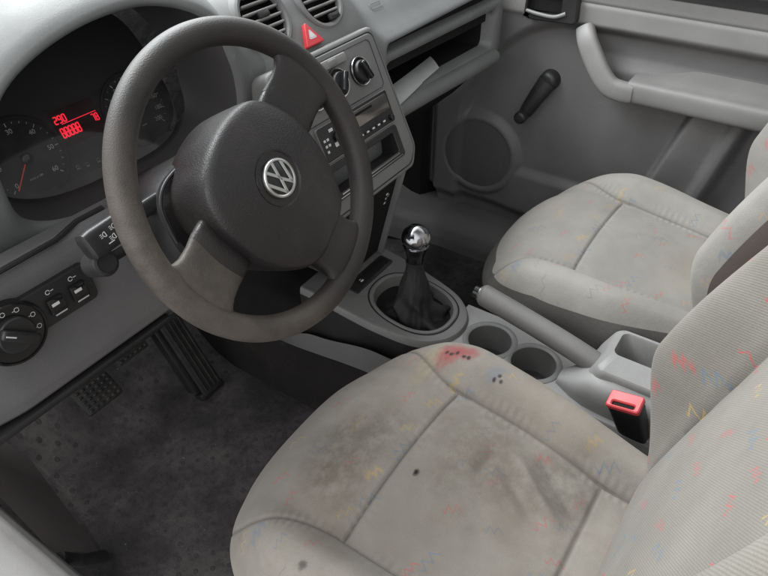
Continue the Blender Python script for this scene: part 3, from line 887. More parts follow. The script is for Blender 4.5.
# --- hazard button
tri = [(0, .0165), (-.0185, -.0145), (.0185, -.0145)]
def rtri(s):
    out = []
    for i, (x, y) in enumerate(tri):
        a0 = [30, 150, 270][i]
        for k in range(5):
            a = R_(a0 + 120 * k / 4)
            out.append((x * s * .9 + .0022 * math.cos(a), y * s * .9 + .0022 * math.sin(a)))
    return out
HM = frame_m((.326, .183, .834), (1, 0, 0), (0, math.sin(R_(36)), math.cos(R_(36))))
hz = dpart('hazard_button', plate(rtri(1.12), -.012, .0065, .0015), M['red'], mw=HM)
bm = loft([[(x, y, .0068) for x, y in rtri(.36)], [(x, y, .0068) for x, y in rtri(.26)]], True)
merge(bm, loft([[(x, y, .0068) for x, y in rtri(.22)], [(0, 0, .0069)] * 15], True))
obj('hazard_symbol', bm, M['white'], hz)

# --- centre stack
ST = R_(24)
SM_ = frame_m((.326, .115, .72), (1, 0, 0), (0, math.sin(ST), math.cos(ST)))
def stack_outline(dx=0, dy=0):
    ctl = [(-.128, .100), (.128, .100), (.140, -.060), (.139, -.120), (.120, -.140), (0, -.141), (-.120, -.140), (-.139, -.120), (-.140, -.060)]
    pts = []
    def corner(p, r, a, b, n=6):
        pass
    o = []
    # straight sides with rounded corners
    verts = [(.128 + dx, .101 + dy), (-.128 - dx, .101 + dy), (-.137 - dx, -.116), (-.112 - dx, -.139 - dy), (.112 + dx, -.139 - dy), (.137 + dx, -.116)]
    rad = [.016, .016, .012, .010, .010, .012]
    for i, p in enumerate(verts):
        a, b, c = Vector(verts[i - 1]), Vector(p), Vector(verts[(i + 1) % len(verts)])
        d1 = (a - b).normalized(); d2 = (c - b).normalized()
        for k in range(7):
            t = k / 6; r = rad[i]
            o.append(tuple((b + d1 * r) * (1 - t) ** 2 + b * 2 * t * (1 - t) + (b + d2 * r) * t * t))
    return o
POCKET = lambda: plate(rrect(.180, .040, .006, 5, 0, -.0875), -.085, .05, .0001, 1)
stk_body = dpart('centre_stack', cut(plate(stack_outline(.010, .008), -.14, .003, .006), POCKET()), M['stack'], mw=SM_)
bm = frame(stack_outline(.002, .001), stack_outline(-.0005, -.0015), .002, .0036, .0003)
obj('stack_groove', bm, M['black'], stk_body)
bm = cut(plate(stack_outline(-.0005, -.0015), .001, .0052, .002), POCKET())
obj('stack_fascia', bm, M['stack'], stk_body)
# climate panel outline and knobs
obj('climate_panel', frame(rrect(.226, .084, .010, 6, 0, .050), rrect(.2235, .0815, .009, 6, 0, .050), .004, .0062, .0004), M['black'], stk_body)
def knob(x, y, rot):
    m = T(x, y, .0052)
    kb = obj('climate_knob', lathe([(.0235, 0), (.0235, .004), (.0222, .0058), (.0208, .0052), (.0205, .003), (.001, .003)], 48), M['gloss'], stk_body, mw=m)
    bm = lathe([(.0178, .003), (.0172, .010), (.016, .0115), (.001, .0122)], 40)
    obj('knob_base', bm, M['black'], kb)
    bm = box((0, 0, .016), (.0095, .034, .012), .003, 3, rotz(R_(rot))); merge(bm, box((0, 0, .0225), (.0012, .030, .0006), 0, 1, rotz(R_(rot))))
    obj('knob_grip', bm, M['gloss'], kb)
    bm = lathe([(.0222, .0052), (.0234, .0058), (.0240, .0040)], 48, False, False)
    obj('knob_ring', bm, M['silver'], kb)
knob(.062, .050, 20); knob(-.0, .050, -35); knob(-.062, .050, -60)
bm = box((.0, .083, .0078), (.074, .014, .008), .002); 
sl = obj('air_slider', bm, M['console'], stk_body)
obj('slider_button', merge(box((.0, .083, .0105), (.020, .010, .006), .002), NB()), M['door_light'], sl)
# radio
RM = T(.008, -.025, .0052)
rad_ = obj('radio', plate(rrect(.196, .055, .004, 5), -.02, .003, .0015), M['black'], stk_body, mw=RM)
obj('radio_bezel', frame(rrect(.200, .058, .005, 5), rrect(.196, .0545, .004, 5), 0, .0042, .0006), M['stack'], rad_)
bm = plate(rrect(.126, .0275, .003, 4, .030, .0095), .002, .0044, .0008)
obj('radio_display', bm, M['chromeish'] if 'chromeish' in M else simple('mirrored_display', (.24, .22, .21), .14, .85), rad_)
obj('disc_slot', box((.018, .0165, .0046), (.060, .0042, .0008), 0), M['gloss'], rad_)
for i in range(6):
    obj('radio_button', box((-.018 + i * .0165, -.0185, .0042), (.0125, .0058, .0030), .0009), M['black'], rad_)
bm = NB()
for i in range(6): merge(bm, box((-.018 + i * .0165, -.0180, .0059), (.0062, .0026, .0002), 0))
obj('preset_marks', bm, M['white'], rad_)
bm = NB()
for (x, y, w, h) in ((-.066, .017, .010, .005), (-.05, .017, .009, .005), (-.088, .006, .005, .004), (-.080, .006, .005, .004), (-.088, -.003, .005, .004), (-.080, -.003, .005, .004), (-.088, -.012, .005, .004), (-.064, -.008, .008, .007), (-.052, -.012, .006, .005)):
    merge(bm, box((x, y, .0036), (w, h, .0004), 0))
obj('radio_keys', bm, M['white'], rad_)
for (x, y, r) in ((-.058, .003, .0085), (.087, -.019, .0055)):
    obj('radio_knob', lathe([(r, .002), (r * .95, .0085), (r * .7, .0095), (.001, .0096)], 28), M['gloss'], rad_, mw=T(x, y, 0))
# open tray below the radio
TM = T(.0, -.0875, .0052)
oo, ii = rrect(.206, .058, .006, 5), rrect(.176, .036, .005, 5)
tr_ = obj('stack_tray', frame(oo, ii, 0, .003, .0012, -.08), M['black'], stk_body, mw=TM)
obj('tray_pocket', plate(rrect(.1755, .0355, .005, 5), -.082, -.070, .0005), M['blackmatt'], tr_)
bm = box((.0, -.0205, .0034), (.172, .0020, .0012), .0004); merge(bm, box((0, -.0255, .0034), (.186, .0016, .0012), .0004))
obj('tray_edge', bm, M['silver'], tr_)
# panel below the stack down to the console
PM = frame_m((.392, .113, .475), (1, 0, 0), (0, -.25, 1))
pn = dpart('stack_foot', plate(rrect(.150, .250, .008, 5, -.012, .005), -.12, .004, .003), M['blackmatt'], mw=PM)
obj('foot_edge', box((.057, .005, .001), (.010, .250, .03), .004), M['stack'], pn)
bm = NB()
for k in range(3): merge(bm, box((.028 - k * .0006, .052 - k * .011, .0042), (.0055 if k != 1 else .0035, .0042, .0006), 0))
merge(bm, rarc(.034, .046, .0035, 0, 360, .001, .0044))
obj('foot_symbols', bm, M['white'], pn)
# driver-side lower part: knee panel with light switch
def knee(u, v):
    x = lerp(-.372, .30, u)
    s = [(.236, .722), (.214, .722), (.203, .716), (.198, .702), (.194, .67), (.189, .63), (.183, .59), (.178, .56), (.178, .545), (.186, .536), (.21, .532), (.30, .528)]
    i = min(int(v * 11), 10); f = v * 11 - i
    y, z = lerp(s[i][0], s[i + 1][0], f), lerp(s[i][1], s[i + 1][1], f)
    bulge = -.012 * sstep(-.36, -.28, x) + .0
    rr = sstep(.10, .26, x)
    return Vector((x, y + bulge + .05 * rr, z - .03 * sstep(-.1, -.37, x) * sstep(.45, 1, v) * 0))
dpart('knee_panel', grid(knee, 60, 66), M['dash_low'], angle=50)
# crease between hood flank and knee panel
bm = tube([(-.37, .190, .7245), (-.26, .188, .7245), (-.17, .190, .7245), (-.13, .205, .724), (-.09, .205, .724)], .0035, 8)
dpart('panel_crease', bm, M['black'])
# rail under the knee panel
dpart('panel_rail', box((-.21, .176, .527), (.30, .02, .012), .003), M['black'])
# light switch panel
KY = math.atan2(.198 - .178, .702 - .56)
LM = frame_m((-.266, .172, .657), (1, 0, 0), (0, math.sin(KY), math.cos(KY)))
ls = dpart('light_switch_panel', plate(rrect(.155, .052, .008, 5, .036, .004), -.015, .0024, .0012), M['black'], mw=LM)
lk = obj('light_switch', lathe([(.0405, -.01), (.0405, .003), (.0390, .006), (.0365, .0065), (.0355, .0045), (.001, .0045)], 56), M['gloss'], ls, mw=T(.0, -.003, 0))
bm = lathe([(.0235, .004), (.0225, .0105), (.021, .012), (.001, .0125)], 44); 
obj('switch_base', bm, M['black'], lk)
bm = box((0, 0, .0165), (.047, .0130, .013), .004, 3, rotz(R_(-40))); 
kg = obj('switch_grip', bm, M['black'], lk)
obj('grip_line', box((-.011, .0092, .0232), (.012, .0016, .0006), 0, 1, rotz(R_(-40))), M['white'], kg)
bm = NB()
for a, t in ((62, 0), (95, 1), (128, 0), (20, 2), (-15, 2)):
    x, y = .0295 * math.cos(R_(a)), .0295 * math.sin(R_(a))
    merge(bm, rarc(x, y, .0032, 0, 350, .0008, .0049)); merge(bm, box((x - .0045, y, .0049), (.0025, .0007, .0002), 0))
obj('switch_symbols', bm, M['white'], lk)
bm = rarc(0, 0, .0372, 15, 75, .004, .0068)
for i, x in enumerate((.058, .090)):
    rk = obj('rocker_switch', box((x, .001, .004), (.022, .022, .007), .002), M['gloss'], ls)
    bm = box((x - .002, .004, .0078), (.010, .004, .0004), 0); merge(bm, box((x + .002, -.0125, .0030), (.016, .0020, .0006), 0))
    merge(bm, rarc(x - .003, .0205, .0032, 0, 330, .0009, .0028)); merge(bm, box((x + .003, .0205, .0028), (.004, .0008, .0002), 0))
    obj('rocker_marks', bm, M['white'], rk)
# underside of the dash on the driver side
def undf(u, v): return Vector((lerp(-.37, .32, u), lerp(.21, .70, v), .532 + .05 * v))
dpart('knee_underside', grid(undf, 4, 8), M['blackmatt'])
# defroster slot at the foot of the windscreen
dpart('defroster_slot', box((.21, .43, .915), (.10, .03, .006), .002), M['blackmatt'])

# paper in the shelf
bm = grid(lambda u, v: Vector((lerp(.525, .790 - .05 * v, u), .205 - .052 * v + .020 * u, .6495 + .005 * u * u + .002 * math.sin(v * 3))), 18, 8)
bmesh.ops.solidify(bm, geom=bm.faces[:], thickness=.0015)
pp = thing('paper_leaflet', 'white folded paper lying in the open shelf under the dash top', 'paper', (.55, .2, .65))
PL = Matrix.Translation((-.55, -.2, -.65))
o = obj('paper_sheet', bm, M['paper'], pp, mw=PL)
bm = grid(lambda u, v: Vector((lerp(.525, .70 - .04 * v, u), .198 - .052 * v + .020 * u, .6465 + .003 * u * u)), 14, 6)
bmesh.ops.solidify(bm, geom=bm.faces[:], thickness=.0012)
obj('inner_page', bm, M['paper'], pp, mw=PL)
# ------------------------------------------------------------------ far door
dr = thing('passenger_door', 'dark grey moulded inner panel of the closed far door', 'car door', (1.085, -.2, .4))
DD = Matrix.Translation((-1.085, .2, -.4))
def door_part(name, bm, mat, parent=None, mw=None, angle=40):
    if parent is None: return obj(name, bm, mat, dr, mw=DD @ (mw or Matrix()), angle=angle)
    return obj(name, bm, mat, parent, mw=mw, angle=angle)
def door_x(y, z):
    x = 1.066
    # scooped field behind the arch
    if y > 0: q = math.sqrt((y / .285) ** 2 + ((z - .30) / .385) ** 2) if z > .30 else y / .285
    else: q = (z - .30) / .385 if z > .30 else 0
    inn = sstep(1.035, .955, q)
    zl = .262 - .085 * sstep(.10, .0, y) * 0
    x += .026 * inn
    x -= .006 * sstep(.688, .70, z)
    # upper waistband seam
    x += .004 * math.exp(-((z - .741) / .0022) ** 2) - .006 * sstep(.741, .79, z)
    # speaker pod and raised lower field
    d = math.hypot(y - .222, (z - .285))
    low = .272 + .10 * sstep(.16, .30, y) * 0
    pod = max(sstep(.136, .112, d), sstep(low + .012, low - .022, z + .10 * sstep(.085, .14, y) * 0) * sstep(.20, .06, y) * .9)
    pod = min(1, pod)
    x -= .015 * pod * inn
    ring = sstep(.106, .1, d)
    x += .0045 * ring
    # bottom edge rolls away
    x += .03 * sstep(.15, .105, z)
    # concave pockets further back
    l1 = y + .247 + (z - .357) * .29; l2 = y + .362 + (z - .35) * .21
    pk = sstep(.56, .535, z) * sstep(.14, .2, z)
    x += pk * (.018 * sstep(.16, .0, l1) - .040 * sstep(.004, -.012, l1) + .012 * sstep(-.01, -.1, l1))
    x += pk * (-.010 * sstep(.02, -.002, l2) + .050 * sstep(-.012, -.045, l2))
    # recess above the armrest
    x += .018 * sstep(-.02, -.10, y) * sstep(.59, .63, z) * sstep(.69, .665, z)
    # front edge rolls off
    x += .03 * sstep(.350, .382, y)
    return x
def doorf(u, v):
    y = lerp(-.80, .384, u); z = lerp(.062, .778, v)
    return Vector((door_x(y, z), y, z))
def is_top(f): 
    return f.calc_center_median().z > .690
bm = grid(doorf, 290, 180)
bm2 = split_off(bm, is_top)
door_part('door_panel', bm, M['door'], angle=60)
door_part('door_waistband', bm2, M['door_light'], angle=60)
# ledge and glass
def ledge(u, v):
    s = [(1.054, .777), (1.060, .784), (1.075, .787), (1.11, .787)]
    i = min(int(v * 3), 2); f = v * 3 - i
    return Vector((lerp(s[i][0], s[i + 1][0], f), lerp(-.8, .37, u), lerp(s[i][1], s[i + 1][1], f)))
door_part('window_seal', grid(ledge, 6, 9), M['blackmatt'])
door_part('window_pane', box((1.112, -.21, .98), (.005, 1.15, .42), .001), M['window'])
# armrest with sloping pull handle
def armsec(y, k):
    e = sstep(-.14, -.30, y)
    pts = [(1.128, .600 + .068 * e), (1.116, .599 + .035 * e), (1.098, .599 + .015 * e), (1.074, .599 + .005 * e), (1.052, .599), (1.037, .599), (1.029, .594), (1.027, .580), (1.029, .560), (1.035, .550), (1.05, .544), (1.10, .536)]
    return [Vector((x + .0 * k, y, z)) for x, z in pts]
rings = []
for i in range(40):
    y = lerp(-.160, -.80, i / 39)
    P = catmull(armsec(y, 0), 3)
    rings.append([Vector((p.x, p.y, p.z + .02 * sstep(-.2, -.5, y) * 0)) for p in P])
arm = door_part('armrest', loft(rings, False, True), M['door_light'], angle=50)
path = [(1.058, -.030, .690), (1.042, -.045, .668), (1.036, -.068, .635), (1.033, -.095, .600), (1.033, -.120, .578), (1.036, -.150, .571), (1.040, -.1715, .571)]
P = catmull(path, 6)
rad = [lerp(.021, .024, min(1, i / 10)) for i in range(len(P))]
bm = NB(); rings = []
for i, p in enumerate(P):
    t = (P[min(i + 1, len(P) - 1)] - P[max(i - 1, 0)]).normalized()
    nrm = Vector((1, 0, 0)); s = t.cross(nrm).normalized(); n2 = s.cross(t)
    rings.append([p + s * (rad[i] * spow(math.cos(2 * math.pi * k / 24), .7)) + n2 * (.016 * spow(math.sin(2 * math.pi * k / 24), .7)) for k in range(24)])
door_part('pull_handle', loft(rings, True, True, True), M['door_light'], angle=50)
# speaker grille
def spkf(u, v):
    a = 2 * math.pi * u; r = .100 * v
    y, z = .222 + r * math.cos(a), .285 + r * math.sin(a)
    return Vector((door_x(y, z) - .0015 - .002 * (1 - v * v), y, z))
mg, ntg, bg = nodes('speaker_grille'); gg = G(ntg); cog = gg.coords()
sxg = gg.n('ShaderNodeSeparateXYZ'); gg.link(cog, sxg.inputs[0]); cmg = gg.n('ShaderNodeCombineXYZ'); gg.link(sxg.outputs[1], cmg.inputs[0]); gg.link(sxg.outputs[2], cmg.inputs[1])
vg = gg.n('ShaderNodeTexVoronoi', voronoi_dimensions='2D'); vg.inputs['Scale'].default_value = 260; vg.inputs['Randomness'].default_value = 0; gg.link(cmg.outputs[0], vg.inputs['Vector'])
hole = gg.ramp(vg.outputs['Distance'], .24, .36, 1, 0)
ntg.links.new(gg.mix(hole, (.098, .094, .094, 1), (.028, .027, .027, 1)), bg.inputs['Base Color']); bg.inputs['Roughness'].default_value = .6
ntg.links.new(gg.bump(hole, .5, .001), bg.inputs['Normal'])
door_part('speaker_grille', grid(spkf, 64, 12), mg)
# window crank
ck = door_part('window_crank', lathe([(.026, 0), (.025, .012), (.022, .020), (.017, .026), (.012, .0275), (.001, .028)], 32), M['black'], mw=frame_m((1.090, .044, .541), (0, 1, 0), (0, 0, 1)) @ rotx(math.pi))
ck.matrix_local = DD @ frame_m((1.092, .044, .541), (0, -1, 0), (0, 0, 1))
pth = catmull([(0, 0, .020), (-.018, -.036, .030), (-.038, -.078, .036), (-.045, -.092, .036)], 5)
bm = tube(pth, [lerp(.025, .015, i / (len(pth) - 1)) for i in range(len(pth))], 18, .55, (0, 0, 1))
obj('crank_arm', bm, M['black'], ck)
bm = lathe([(.015, .026), (.0145, .040), (.0165, .055), (.0155, .066), (.011, .071), (.001, .072)], 24)
obj('crank_knob', bm, M['black'], ck, mw=T(-.045, -.092, 0))
# inside handle: dark bezel with a lever
HD = frame_m((1.046, .060, .722), (0, -1, 0), (0, 0, 1))
pts = []
verts = [(.068, .040), (-.056, .040), (-.058, -.024), (-.040, -.030), (.072, -.026)]
for i, p in enumerate(verts):
    a, b, c = Vector(verts[i - 1]), Vector(p), Vector(verts[(i + 1) % len(verts)])
    d1 = (a - b).normalized(); d2 = (c - b).normalized(); r = .012
    for k in range(6):
        t = k / 5; pts.append(tuple((b + d1 * r) * (1 - t) ** 2 + b * 2 * t * (1 - t) + (b + d2 * r) * t * t))
ins = [(x * .66 - .014, y * .66 + .004) for x, y in pts]
dh = door_part('door_handle', frame(pts, ins, -.02, .008, .003, -.011), M['black'], mw=HD)
obj('handle_recess', plate([(x * 1.02, y * 1.02) for x, y in ins], -.02, -.011, .001), M['blackmatt'], dh)
bm = tube(catmull([(-.052, -.012, .004), (-.02, -.014, .010), (.02, -.014, .012), (.045, -.004, .008)], 5), .0045, 10)
obj('handle_lever', bm, M['console_dark'], dh)

# ------------------------------------------------------------------ floor, footwells
def floorf(u, v):
    x = lerp(-.36, 1.12, u)
    s = [(-1.3, -.02), (-.2, 0), (.25, 0), (.44, .004), (.50, .02), (.56, .06), (.64, .14), (.72, .24), (.77, .36), (.79, .60), (.79, .80)]
    i = min(int(v * 10), 9); f = v * 10 - i
    f2 = f
    return Vector((x, lerp(s[i][0], s[i + 1][0], f2), lerp(s[i][1], s[i + 1][1], f2) + .006 * math.sin(9 * x) * sstep(.3, .1, v)))
structure(obj('floor', grid(floorf, 60, 120), M['floor'], angle=60))
# tunnel between the footwells
def tunf(u, v):
    y = lerp(-1.2, .78, v)
    s = [(.250, 0), (.262, .10), (.285, .185), (.33, .225), (.39, .232), (.45, .225), (.49, .185), (.51, .10), (.52, 0)]
    i = min(int(u * 8), 7); f = u * 8 - i
    return Vector((lerp(s[i][0], s[i + 1][0], f), y, lerp(s[i][1], s[i + 1][1], f)))
structure(obj('floor_tunnel', grid(tunf, 32, 30), M['carpet'], angle=60))
# near sill with footwell lining
sl_ = thing('door_sill_trim', 'dark footwell lining with pale sill edge at the bottom left corner', 'door sill', (-.3, .35, .1))
SL = Matrix.Translation((.3, -.35, -.1))
def lin(u, v):
    y = lerp(.78, .300, u)
    top = (lerp(-.305, -.320, u), lerp(.30, .108, u)); bot = (lerp(-.175, -.255, u), lerp(.10, .012, u))
    x = lerp(bot[0], top[0], v); z = lerp(bot[1], top[1], v) + .006 * math.sin(v * math.pi)
    return Vector((x, y, z))
obj('lining_panel', grid(lin, 30, 12), M['seat_lining'] if 'seat_lining' in M else plastic('worn_lining', (.16, .145, .142), .6, 600, .5, (.24, .19, .17), .5, 14, spec=.4), sl_, mw=SL)
obj('rubber_end', tube([(-.255, .290, .012), (-.29, .288, .052), (-.318, .29, .100)], .012, 12), M['pedal'], sl_, mw=SL)
def sillf(u, v):
    y = lerp(1.0, -.6, u)
    s = [(-.315, .085), (-.318, .110), (-.324, .128), (-.335, .140), (-.355, .146), (-.42, .146), (-.46, .13)]
    i = min(int(v * 6), 5); f = v * 6 - i
    return Vector((lerp(s[i][0], s[i + 1][0], f), y, lerp(s[i][1], s[i + 1][1], f)))
obj('sill_cover', grid(sillf, 20, 24), plastic('pale_sill_plastic', (.42, .41, .405), .5, 900, .3, (.3, .26, .23), .3), sl_, mw=SL, angle=60)
# far sill
fs = thing('door_sill_trim', 'grey moulded sill running under the far door', 'door sill', (1.03, 0, .08))
def sillg(u, v):
    y = lerp(.70, -.9, u)
    s = [(.975, -.005), (.985, .03), (1.00, .058), (1.02, .076), (1.045, .084), (1.09, .086), (1.2, .086)]
    i = min(int(v * 6), 5); f = v * 6 - i
    x = lerp(s[i][0], s[i + 1][0], f) - .10 * sstep(.28, .55, y)
    return Vector((x, y, lerp(s[i][1], s[i + 1][1], f) + .12 * sstep(.32, .70, y)))
obj('sill_cover', grid(sillg, 60, 24), M['door'], fs, mw=Matrix.Translation((-1.03, 0, -.08)), angle=60)
# kick panel ahead of the far door
def kick(u, v): return Vector((1.13 - .075 * sstep(0, .08, u) - .04 * sstep(.5, 1, u), lerp(.374, .80, u), lerp(-.02, .80, v)))
obj('kick_panel', grid(kick, 16, 10), M['blackmatt'], fs, mw=Matrix.Translation((-1.03, 0, -.08)))
def pil(u, v):
    # lower windscreen pillar trim between dash end and door
    y = lerp(.355, .60, u); return Vector((1.075 - .01 * u, y, lerp(.64, .86, v)))
obj('pillar_trim', grid(pil, 8, 8), M['door_light'], fs, mw=Matrix.Translation((-1.03, 0, -.08)))

# ------------------------------------------------------------------ pedals
def pedal(name, label, c, w, h, tilt, long=False):
    t = thing(name, label, 'pedal', c)
    m = rotx(tilt)
    bm = box((0, 0, 0), (w, h, .012), .004, 2)
    pd = obj('pedal_pad', bm, M['pedal'], t, mw=m)
    bm = NB()
    if long:
        for i in range(4): merge(bm, box((lerp(-w * .34, w * .34, i / 3), 0, .0075), (.004, h * .9, .005), .0015))
    else:
        for i in range(6):
            for j in range(5):
                merge(bm, box((lerp(-w * .4, w * .4, i / 5), lerp(-h * .38, h * .38, j / 4), .0072), (.0075, .0065, .005), .0015, 1))
    obj('tread', bm, M['pedal'], pd)
    bm = tube(catmull([(0, .01, -.006), (.004, .06, .03), (.008, .11, .12), (.01, .13, .30)], 5), .009, 10)
    if not long: obj('pedal_arm', bm, M['blackmatt'], t)
    else:
        obj('pedal_base', box((-.022, .01, -.034), (w * .5, h * .95, .030), .004), M['black'], t, mw=m)
        obj('pedal_foot', box((.0, -h * .50, -.018), (w * 1.25, .018, .03), .004), M['black'], t, mw=m)
    return t
pedal('clutch_pedal', 'black studded rubber pedal pad, leftmost, below the knee panel edge', (-.058, .505, .150), .085, .060, R_(38))
pedal('brake_pedal', 'dark pedal pad between the studded pedal and the long ribbed pedal', (.050, .535, .185), .080, .060, R_(45))
pedal('accelerator_pedal', 'long ribbed black pedal hinged at the floor, rightmost', (.158, .470, .105), .056, .205, R_(58), True)

# ------------------------------------------------------------------ centre console
con = thing('centre_console', 'low grey console with cup holders, coin slot strip and rear storage box between the seats', 'console', (.37, -.15, .15))
CM = Matrix.Translation((-.37, .15, -.15))
def cpart(name, bm, mat, parent=None, angle=40, mw=None):
    if parent is None: return obj(name, bm, mat, con, mw=CM @ (mw or Matrix()), angle=angle)
    return obj(name, bm, mat, parent, mw=mw, angle=angle)
# front body around the gear lever: plan outline lofted upwards
def plan(s, dx=0):
    ctl = [(.262, .20), (.262, .10), (.268, .02), (.285, -.055), (.320, -.098), (.366, -.112), (.412, -.098), (.447, -.055), (.462, .02), (.468, .10), (.468, .20)]
    c = catmull([(x, y, 0) for x, y in ctl], 6)
    out = [( (p.x - .366) * s + .366, p.y if p.y > .15 else (p.y - .05) * s + .05) for p in c]
    return out
def topz(y): return .322 + .034 * sstep(-.12, .20, y)
rings = []
for s, dz, in ((1.02, -.13), (1.02, -.062), (1.03, -.055), (1.03, -.016), (1.02, -.006), (1.0, -.001), (.97, 0)):
    rings.append([Vector((x, y, topz(y) + dz)) for x, y in plan(s)])
walls = loft(rings[:4], False)
bm = loft(rings[3:], False)
# top skin with an oval hole for the boot
NO = len(rings[0])
last = rings[-1]
def hole(s, z):
    out = []
    for i in range(NO):
        a = math.pi * (1.0) * 0
    return out
cx, cy = .366, -.002
def oval(k, rx, ry, dz):
    # angle chosen to follow the outline so the ring quads stay tidy
    p = last[k]; a = math.atan2((p.y - cy) / 1.25, p.x - cx)
    x, y = cx + rx * math.cos(a), cy + ry * math.sin(a)
    return Vector((x, y, topz(y) + dz))
# straight front edge closes the outline, so the top is one strip around the back and one in front
front = [Vector((lerp(last[-1].x, last[0].x, t), .20, topz(.20))) for t in [i / 24 for i in range(1, 24)]]
full = last + front
def ovf(p, rx, ry, dz):
    a = math.atan2((p.y - cy) / 1.25, p.x - cx)
    e = .85
    x, y = cx + rx * spow(math.cos(a), e), cy + ry * spow(math.sin(a), e)
    return Vector((x, y, topz(y) + dz))
strip = [full, [ovf(p, .0735, .0885, .001) for p in full]]
merge(bm, loft(strip, True))
cf = cpart('gear_surround', bm, M['console_dark'], angle=40)
cpart('surround_wall', walls, M['black'], cf)
bmesh_ring = loft([[ovf(p, .0735, .0885, .0005) for p in full], [ovf(p, .0725, .0875, .0035) for p in full], [ovf(p, .069, .084, .0042) for p in full], [ovf(p, .066, .080, .002) for p in full], [ovf(p, .0635, .078, -.010) for p in full], [ovf(p, .061, .0755, -.020) for p in full]], True)
cpart('boot_frame', bmesh_ring, M['console_dark'], cf)
bm = loft([[ovf(p, .0765, .0915, .0016) for p in full], [ovf(p, .0742, .0892, .0018) for p in full]], True)
cpart('frame_groove', bm, M['blackmatt'], cf)
bm = loft([[ovf(p, .0612, .0757, -.019) for p in full], [ovf(p, .03, .035, -.018) for p in full]], True, False, True)
cpart('boot_floor', bm, M['blackmatt'], cf)
# coin / switch strip on the left front of the top
SP = frame_m((.378, .112, topz(.112) + .0015), (1, 0, 0), (0, 1, .10))
sw = cpart('switch_strip', plate(rrect(.128, .032, .004, 4), -.004, .0012, .0006), M['black'], mw=SP)
obj('strip_blank', box((.008, .0, .0016), (.100, .019, .002), .0008), M['blackmatt'], sw)
obj('strip_symbol', merge(box((-.030, -.002, .0029), (.008, .0035, .0003), 0), box((-.031, .003, .0029), (.004, .0015, .0003), 0)), M['white'], sw)
# side panel, lighter
def sidef(u, v):
    y = lerp(.40, -.14, u)
    zt_ = .292 - .034 * sstep(0, .17, y) - .09 * sstep(.15, .34, y)
    x = .244 + .014 * v + .03 * sstep(-.02, -.14, y)
    return Vector((x, y, lerp(zt_, .208 - .035 * sstep(.0, .30, y) - .06 * sstep(.28, .4, y), v)))
cpart('side_panel', grid(sidef, 40, 8), M['stack'])
# rear tunnel cover with two cup holders and storage box
def plan2(x0, x1, y0, y1, r, n=6): return rrect(x1 - x0, y1 - y0, r, n, (x0 + x1) / 2, (y0 + y1) / 2)
def deck(u, v):
    y = lerp(-.085, -.60, v); x = lerp(.300, .452, u)
    z = .312 - .004 * v
    for (hx_, hy_) in ((.376, -.168), (.366, -.262)):
        d = math.hypot(x - hx_, y - hy_)
        z = min(z, .312 - .075 * sstep(.0505, .037, d))
    e = min(u, 1 - u)
    z -= .012 * sstep(.05, 0, e) ** 2
    return Vector((x, y, z))
bm = grid(deck, 110, 320)
shaded = split_off(bm, lambda f: f.calc_center_median().z < .3005 and .31 < f.calc_center_median().x < .44)
cup = cpart('cup_holder_deck', bm, M['console'], angle=60)
bm = NB()
for (hx_, hy_) in ((.376, -.168), (.366, -.262)):
    z_ = .312 - .004 * (-.085 - hy_) / .515
    merge(bm, lathe([(.0530, z_ - .004), (.0525, z_ + .0006), (.0510, z_ + .0014), (.0430, z_ + .0012), (.0412, z_ - .0003), (.0405, z_ - .012), (.0400, z_ - .060)], 64, False, False), T(hx_, hy_, 0))
cpart('cup_rim', bm, M['console_dark'], cup)
cpart('cup_shade', shaded, plastic('cup_shade_plastic', (.075, .074, .073), .5, 1200, .25, (.13, .12, .11), .4), cup, angle=60)  # darker plastic colour paints the shade inside the cup recesses
def deckside(x, sgn):
    return grid(lambda u, v: Vector((x - sgn * .012 * v, lerp(-.085, -.60, u), lerp(.300, .17, v))), 8, 6)
bm = deckside(.300, 1); merge(bm, deckside(.452, -1))
cpart('deck_side', bm, M['console'])
# storage box behind the lever, raised rim
xo0, xo1, yo0, yo1 = .338, .462, -.60, -.372
ro = plan2(xo0, xo1, yo0, yo1, .020); ri = plan2(.392, .452, -.57, -.388, .012)
n_ = len(ro)
ri = ri
def ring2(pts, z, slope=0): return [Vector((x, y, z + slope * (y + .37))) for x, y in pts]
rings = [ring2(plan2(xo0 - .004, xo1 + .004, yo0, yo1 + .03, .022), .300), ring2(plan2(xo0 - .002, xo1 + .002, yo0, yo1 + .016, .022), .345), ring2(plan2(xo0, xo1, yo0, yo1 + .004, .021), .372), ring2(ro, .380), ring2(plan2(xo0 + .003, xo1 - .003, yo0 + .003, yo1 - .003, .018), .384),
         ring2(plan2(.390, .454, -.572, -.386, .013), .384), ring2(ri, .380), ring2(plan2(.395, .449, -.567, -.391, .012), .315)]
stb = cpart('storage_box', loft(rings, True, False, True), M['console'], angle=50)
obj('storage_well', plate(plan2(.396, .448, -.566, -.392, .011), .312, .3175, .001), M['console_dark'], stb)
# saddle cover where the hand brake leaves the console
rings = []
for (y, hw, z0, z1) in ((-.315, .018, .31, .322), (-.345, .034, .31, .345), (-.372, .043, .31, .366), (-.41, .046, .31, .372), (-.46, .046, .31, .372), (-.52, .046, .31, .370)):
    rings.append([Vector((.360 + hw * spow(math.cos(math.pi * k / 20), .6), y, z0 + (z1 - z0) * spow(math.sin(math.pi * k / 20), .6))) for k in range(21)])
cpart('brake_saddle', loft(rings, False), M['console'], angle=60)

